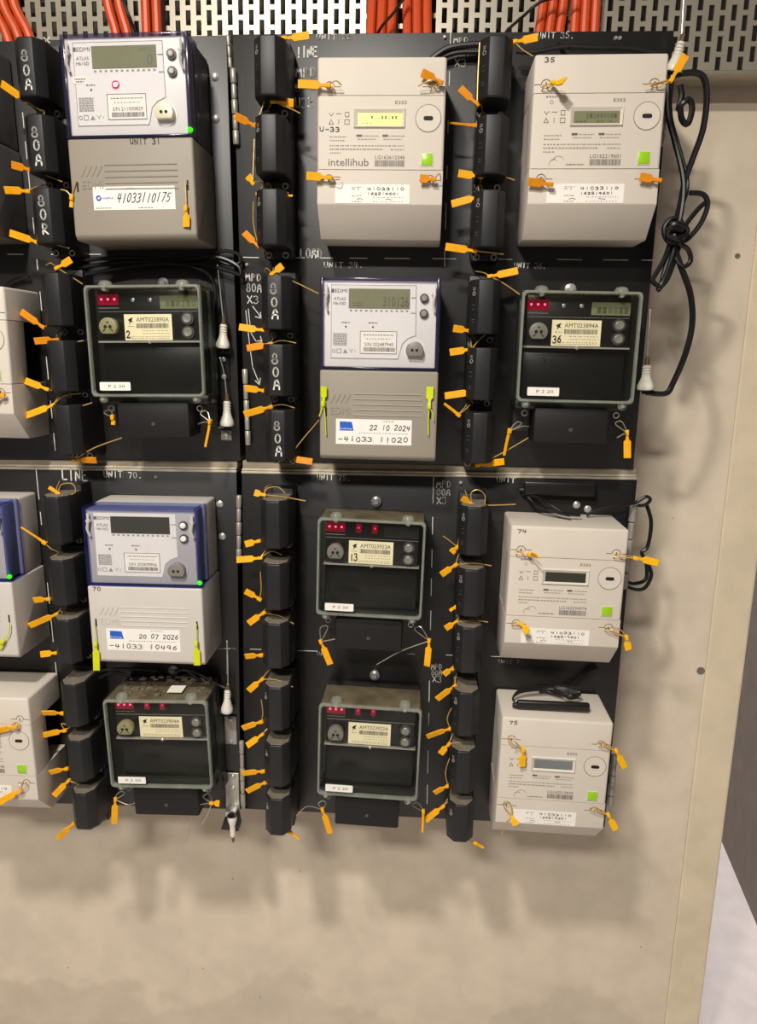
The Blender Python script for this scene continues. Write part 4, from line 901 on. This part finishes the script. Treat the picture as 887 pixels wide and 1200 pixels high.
cable('thick black cable behind the top of the U33 meter', [(505,70,-.02),(515,62,-.02),(530,55,-.02),(560,52,-.02),(575,54,-.02)], .0042)
cable('second black cable below it behind the U33 meter', [(505,74,-.015),(520,66,-.015),(540,61,-.015),(572,61,-.015)], .0036)
cable('black lead lying along the top of the unit 35 meter', [(605,60,-.03),(625,61,-.03),(660,55,-.03),(700,56,-.03),(740,57,-.03),(782,66,-.03)], .0032)
cable('short black stub above the unit 35 meter', [(655,52,-.004),(662,54,-.02),(672,58,-.04)], .003)
for i, (lb, pts) in enumerate((('upper of the black leads running under the unit 31 meter', [(75,309),(120,303),(170,303),(215,305),(245,300),(262,294),(279,298),(281,308),(270,310),(255,305)]),
                 ('middle of the black leads running under the unit 31 meter', [(80,316),(130,309),(190,307),(240,311),(270,318),(281,322),(279,312),(262,303),(246,301)]),
                 ('lowest of the black leads running under the unit 31 meter', [(100,322),(150,313),(200,309),(235,316),(250,330),(252,352),(241,375),(240,392),(248,405),(258,408)]))):
    cable(lb, pts, .0030, y=-.014-.006*i)
cable('black lead dropping beside the black meter to the lower cone antenna', [(252,352,-.02),(248,370,-.02),(243,400,-.018),(240,430,-.018),(243,460,-.018),(252,488,-.018),(262,502,-.015)], .0024)
# coiled lead right of the upper panel
cable('black coiled lead knotted beside the right edge of the upper panel',
      [(783,92,-.02),(800,86,-.02),(822,88,-.02),(828,110,-.02),(824,150,-.02),(812,185,-.02),(803,210,-.02),(797,240,-.02),(790,270,-.025),(789,285,-.03),(797,310,-.03),(809,345,-.03),(811,380,-.03),(803,415,-.03),(789,448,-.02),(780,461,-.02),(757,460,-.02)], .0043)
cable('black loop from the cone antenna into the knotted bundle', [(787,95,-.02),(784,130,-.02),(790,165,-.02),(800,200,-.03),(800,225,-.035),(792,260,-.035),(780,300,-.03),(766,325,-.03),(765,330,-.03),(775,333,-.03),(788,300,-.035),(794,270,-.035)], .0036)
cable('second black loop hanging from the knotted bundle', [(784,100,-.012),(786,140,-.012),(797,180,-.015),(805,215,-.02),(798,245,-.025),(786,290,-.025),(774,335,-.025),(772,338,-.025),(783,325,-.025),(797,285,-.03)], .0036)
cable('black lead looped wide around the knotted bundle', [(808,226,-.03),(824,228,-.03),(829,240,-.03),(822,260,-.03),(808,278,-.03),(796,284,-.035),(782,282,-.04),(778,268,-.04),(786,257,-.04),(797,258,-.04),(800,270,-.04),(790,276,-.04)], .0036)
cable('black lead crossing inside the wide loop', [(828,236,-.028),(818,245,-.03),(803,264,-.035),(793,282,-.035),(806,292,-.035),(809,306,-.035),(800,312,-.035),(790,300,-.03)], .0034)
cable('small black coil tied behind the top right antenna', [(797,100,-.01),(799,112,-.01),(795,128,-.01),(800,121,-.015),(808,117,-.015),(811,128,-.015),(806,145,-.015),(799,140,-.015),(797,125,-.012)], .0042)
cable('black lead curving from the hinge above meter 74', [(687,604,-.03),(702,597,-.03),(728,592,-.03),(744,589,-.02),(757,582,-.02),(762,586,-.015),(755,592,-.01),(744,592,-.005)], .0026)
cable('black lead coiled below the hinge beside meter 74', [(757,590,.0),(763,612,.0),(759,640,.0),(752,648,.0),(760,662,.0),(763,675,.0),(754,690,-.004),(738,689,-.006),(730,680,-.006),(742,684,-.008),(757,678,-.004),(757,655,.0)], .0030)
cable('black lead folded on top of meter 74, left end', [(618,582,-.01),(626,590,-.02),(640,596,-.04),(655,601,-.05),(668,604,-.06)], .0026)
cable('black lead folded on top of meter 74, right end', [(612,580,-.008),(630,583,-.02),(645,592,-.04),(662,602,-.05),(680,604,-.05)], .0022)
for i in range(3):
    cable(('black lead bunched on top of meter 75, front loop','black lead bunched on top of meter 75, middle loop','black lead bunched on top of meter 75, rear loop')[i],
          [(606,826,-.06),(601,818,-.05),(612,811-2*i,-.04),(640,808-2*i,-.03),(662,807+2*i,-.035),(680,812,-.04),(668,819-2*i,-.05),(648,806+3*i,-.03),(630,803+i,-.02),(655,803+i,-.02),(678,806,-.03)], .0017)
cable('thick black cable dropping behind meter 75', [(700,782,-.008),(690,790,-.008),(676,803,-.010),(668,812,-.014)], .0045)
for i, pts in enumerate(([(95,812),(115,795),(135,788),(150,792)], [(90,800),(120,786),(150,784),(185,786)], [(215,783),(225,790),(243,806),(252,822),(262,832)], [(205,786),(225,786),(250,800),(272,812),(262,826),(255,832)], [(250,820),(252,850),(253,890),(262,915)])):
    cable(('black lead above the debris covered meter, nearest the fuses','black lead above the debris covered meter, upper left','black lead slanting from behind the debris covered meter','black lead slanting to the bracketed antenna','black lead running down right of the debris covered meter')[i], pts, .0026, y=-.03)
cable('black lead behind the second row ivory meter at the left edge', [(6,338,-.01),(14,330,-.01),(34,324,-.01)], .003)

cable('third black lead running down into the knotted bundle', [(782,98,-.03),(783,135,-.03),(793,175,-.03),(801,215,-.035),(797,255,-.04),(790,275,-.045),(797,283,-.045),(800,272,-.04)], .0038)
cable('black tie wound round the middle of the knotted bundle', [(783,268,-.048),(792,262,-.052),(803,266,-.048),(804,274,-.044),(793,280,-.052),(783,276,-.048),(786,268,-.052),(800,270,-.05)], .0040)
def bar_antenna(label, u0, u1, v, y, rr=.0095):
    A_, B_ = U(u0, v, y), U(u1, v+3, y); O = tuple(A_)
    t = thing('bar_antenna', label, 'antenna', A_, group='black bar antennas')
    MB().box(A_.x, B_.x, y-rr*.6, y+rr*.6, A_.z-rr, A_.z+rr).build('housing', 'cable_black', t, bevel=.004, seg=3, org=O)
    MB().lathe((A_.x-.006, y, A_.z-rr*.3), (1,0,0), [(0,.003),(.007,.0045)], 10).build('cable_boot', 'cable_black', t, org=O)
bar_antenna('black bar antenna stuck above the meter numbered 74', 613, 698, 571, -.012, .0115)
bar_antenna('black bar antenna lying on top of the meter numbered 75', 605, 691, 825, -.075, .0075)

def cone_antenna(label, base, top, whip, y=-.02, bracket=None, brm='zinc', r=.0112):
    A_, B_ = U(base[0], base[1], y), U(top[0], top[1], y); d = B_-A_; L = d.length; O = tuple(A_)
    t = thing('cone_antenna', label, 'antenna', A_, group='white cone antennas')
    MB().lathe(A_, d, [(0,r*.92),(.002,r),(L*.18,r*.98),(L*.45,r*.62),(L*.62,r*.50),(L,r*.44)], 18).build('cone_base', 'antenna_white', t, org=O)
    c = MB(); dn = d.normalized()
    for k in range(4): 
        q = dn.cross(Vector((0,1,0))).normalized(); w2 = dn.cross(q); cc = A_+d*(.58+.11*k)
        c.tube([cc+q*r*.52*math.cos(2*math.pi*i/12)+w2*r*.52*math.sin(2*math.pi*i/12) for i in range(12)], .0007, 5, True)
    c.build('grip_rings', 'antenna_white', t, org=O)
    MB().lathe(B_, d, [(0,r*.30),(.010,r*.28),(.012,r*.12)], 10).build('spring', 'bronze', t, org=O)
    W_ = [B_]+[U(u, v, y) for u, v in whip]
    MB().tube(smooth_path(W_, 4), .0009, 6).build('whip', 'steel', t, org=O)
    e = W_[-1]; MB().lathe(e, (W_[-1]-W_[-2]), [(-.001,.0010),(.0004,.0017),(.002,.0010)], 8).build('whip_tip', 'steel', t, org=O)
    MB().lathe(A_, -d, [(0,r*.98),(.0015,r*.98),(.002,r*.4),(.006,r*.4)], 14).build('base_ring', 'cable_black', t, org=O)
    if bracket:
        (u0, v0, u1, v1) = bracket; P0, P1 = U(u0, v0, -.001), U(u1, v1, -.001)
        br = MB().box(P0.x, P1.x, -.0012, -.0034, P1.z, P0.z).build('bracket', brm, t, bevel=.0008, seg=1, org=O)
        for zc in (P0.z-.006, P1.z+.006): MB().lathe(((P0.x+P1.x)/2, -.0034, zc), (0,-1,0), [(0,.0042),(.002,.0040),(.003,.002)], 10).build('bracket_screw', 'steel', br, org=O)
        MB().box(P0.x+.001, P1.x-.001, -.0034, y, A_.z-.004, A_.z-.0015).build('bracket_arm', brm, br, org=O)
cone_antenna('white cone antenna, upper of the two beside the black meter', (261,408), (262,380), [(259,350),(255,312)], bracket=(256,416,270,446), brm='cable_black')
cone_antenna('white cone antenna, lower of the two beside the black meter', (266,499), (266,470), [(263,440),(258,420)], bracket=(259,504,272,516))
cone_antenna('white cone antenna at the lower right of the black meter marked 36', (756,457), (758,428), [(760,395),(762,364)], y=-.03, r=.0125)
cone_antenna('white cone antenna standing on the top right corner of the panels', (788,86), (798,50), [(800,20),(802,-20)], y=-.02, r=.0125)
cone_antenna('white cone antenna on a steel bracket right of the debris covered meter', (266,834), (267,808), [(267,780),(266,752)], y=-.03, bracket=(263,838,278,872), r=.0105)
cone_antenna('white cone antenna hanging point down below the lower left panel', (272,956), (273,980), [(274,1000),(274,1022)], y=-.03, r=.0085)
# the steel bracket that the hanging antenna is screwed to
P0, P1 = U(264,905,-.002), U(281,950,-.002)
t = thing('antenna_bracket', 'long steel bracket with black clamp above the hanging antenna', 'bracket', (P0.x,-.002,P1.z)); O = (P0.x,-.002,P1.z)
MB().box(P0.x, P1.x, -.001, -.004, P1.z, P0.z).build('plate', 'zinc', t, bevel=.0008, seg=1, org=O)
MB().prism_y([(P0.x-.003,P1.z-.020),(P1.x+.004,P1.z-.022),(P1.x,P1.z+.004),(P0.x+.004,P1.z+.002)], -.004, -.030).build('clamp', 'cable_black', t, bevel=.001, org=O)
MB().box(P0.x+.004, P1.x-.002, -.0042, -.024, P1.z-.004, P1.z+.012).build('clamp_jaw', 'steel', t, bevel=.001, org=O)
for zc in (P0.z-.005, P0.z-.028): MB().lathe(((P0.x+P1.x)/2+.002, -.004, zc), (0,-1,0), [(0,.0045),(.002,.0042),(.0035,.002)], 12).build('plate_screw', 'steel', t, org=O)
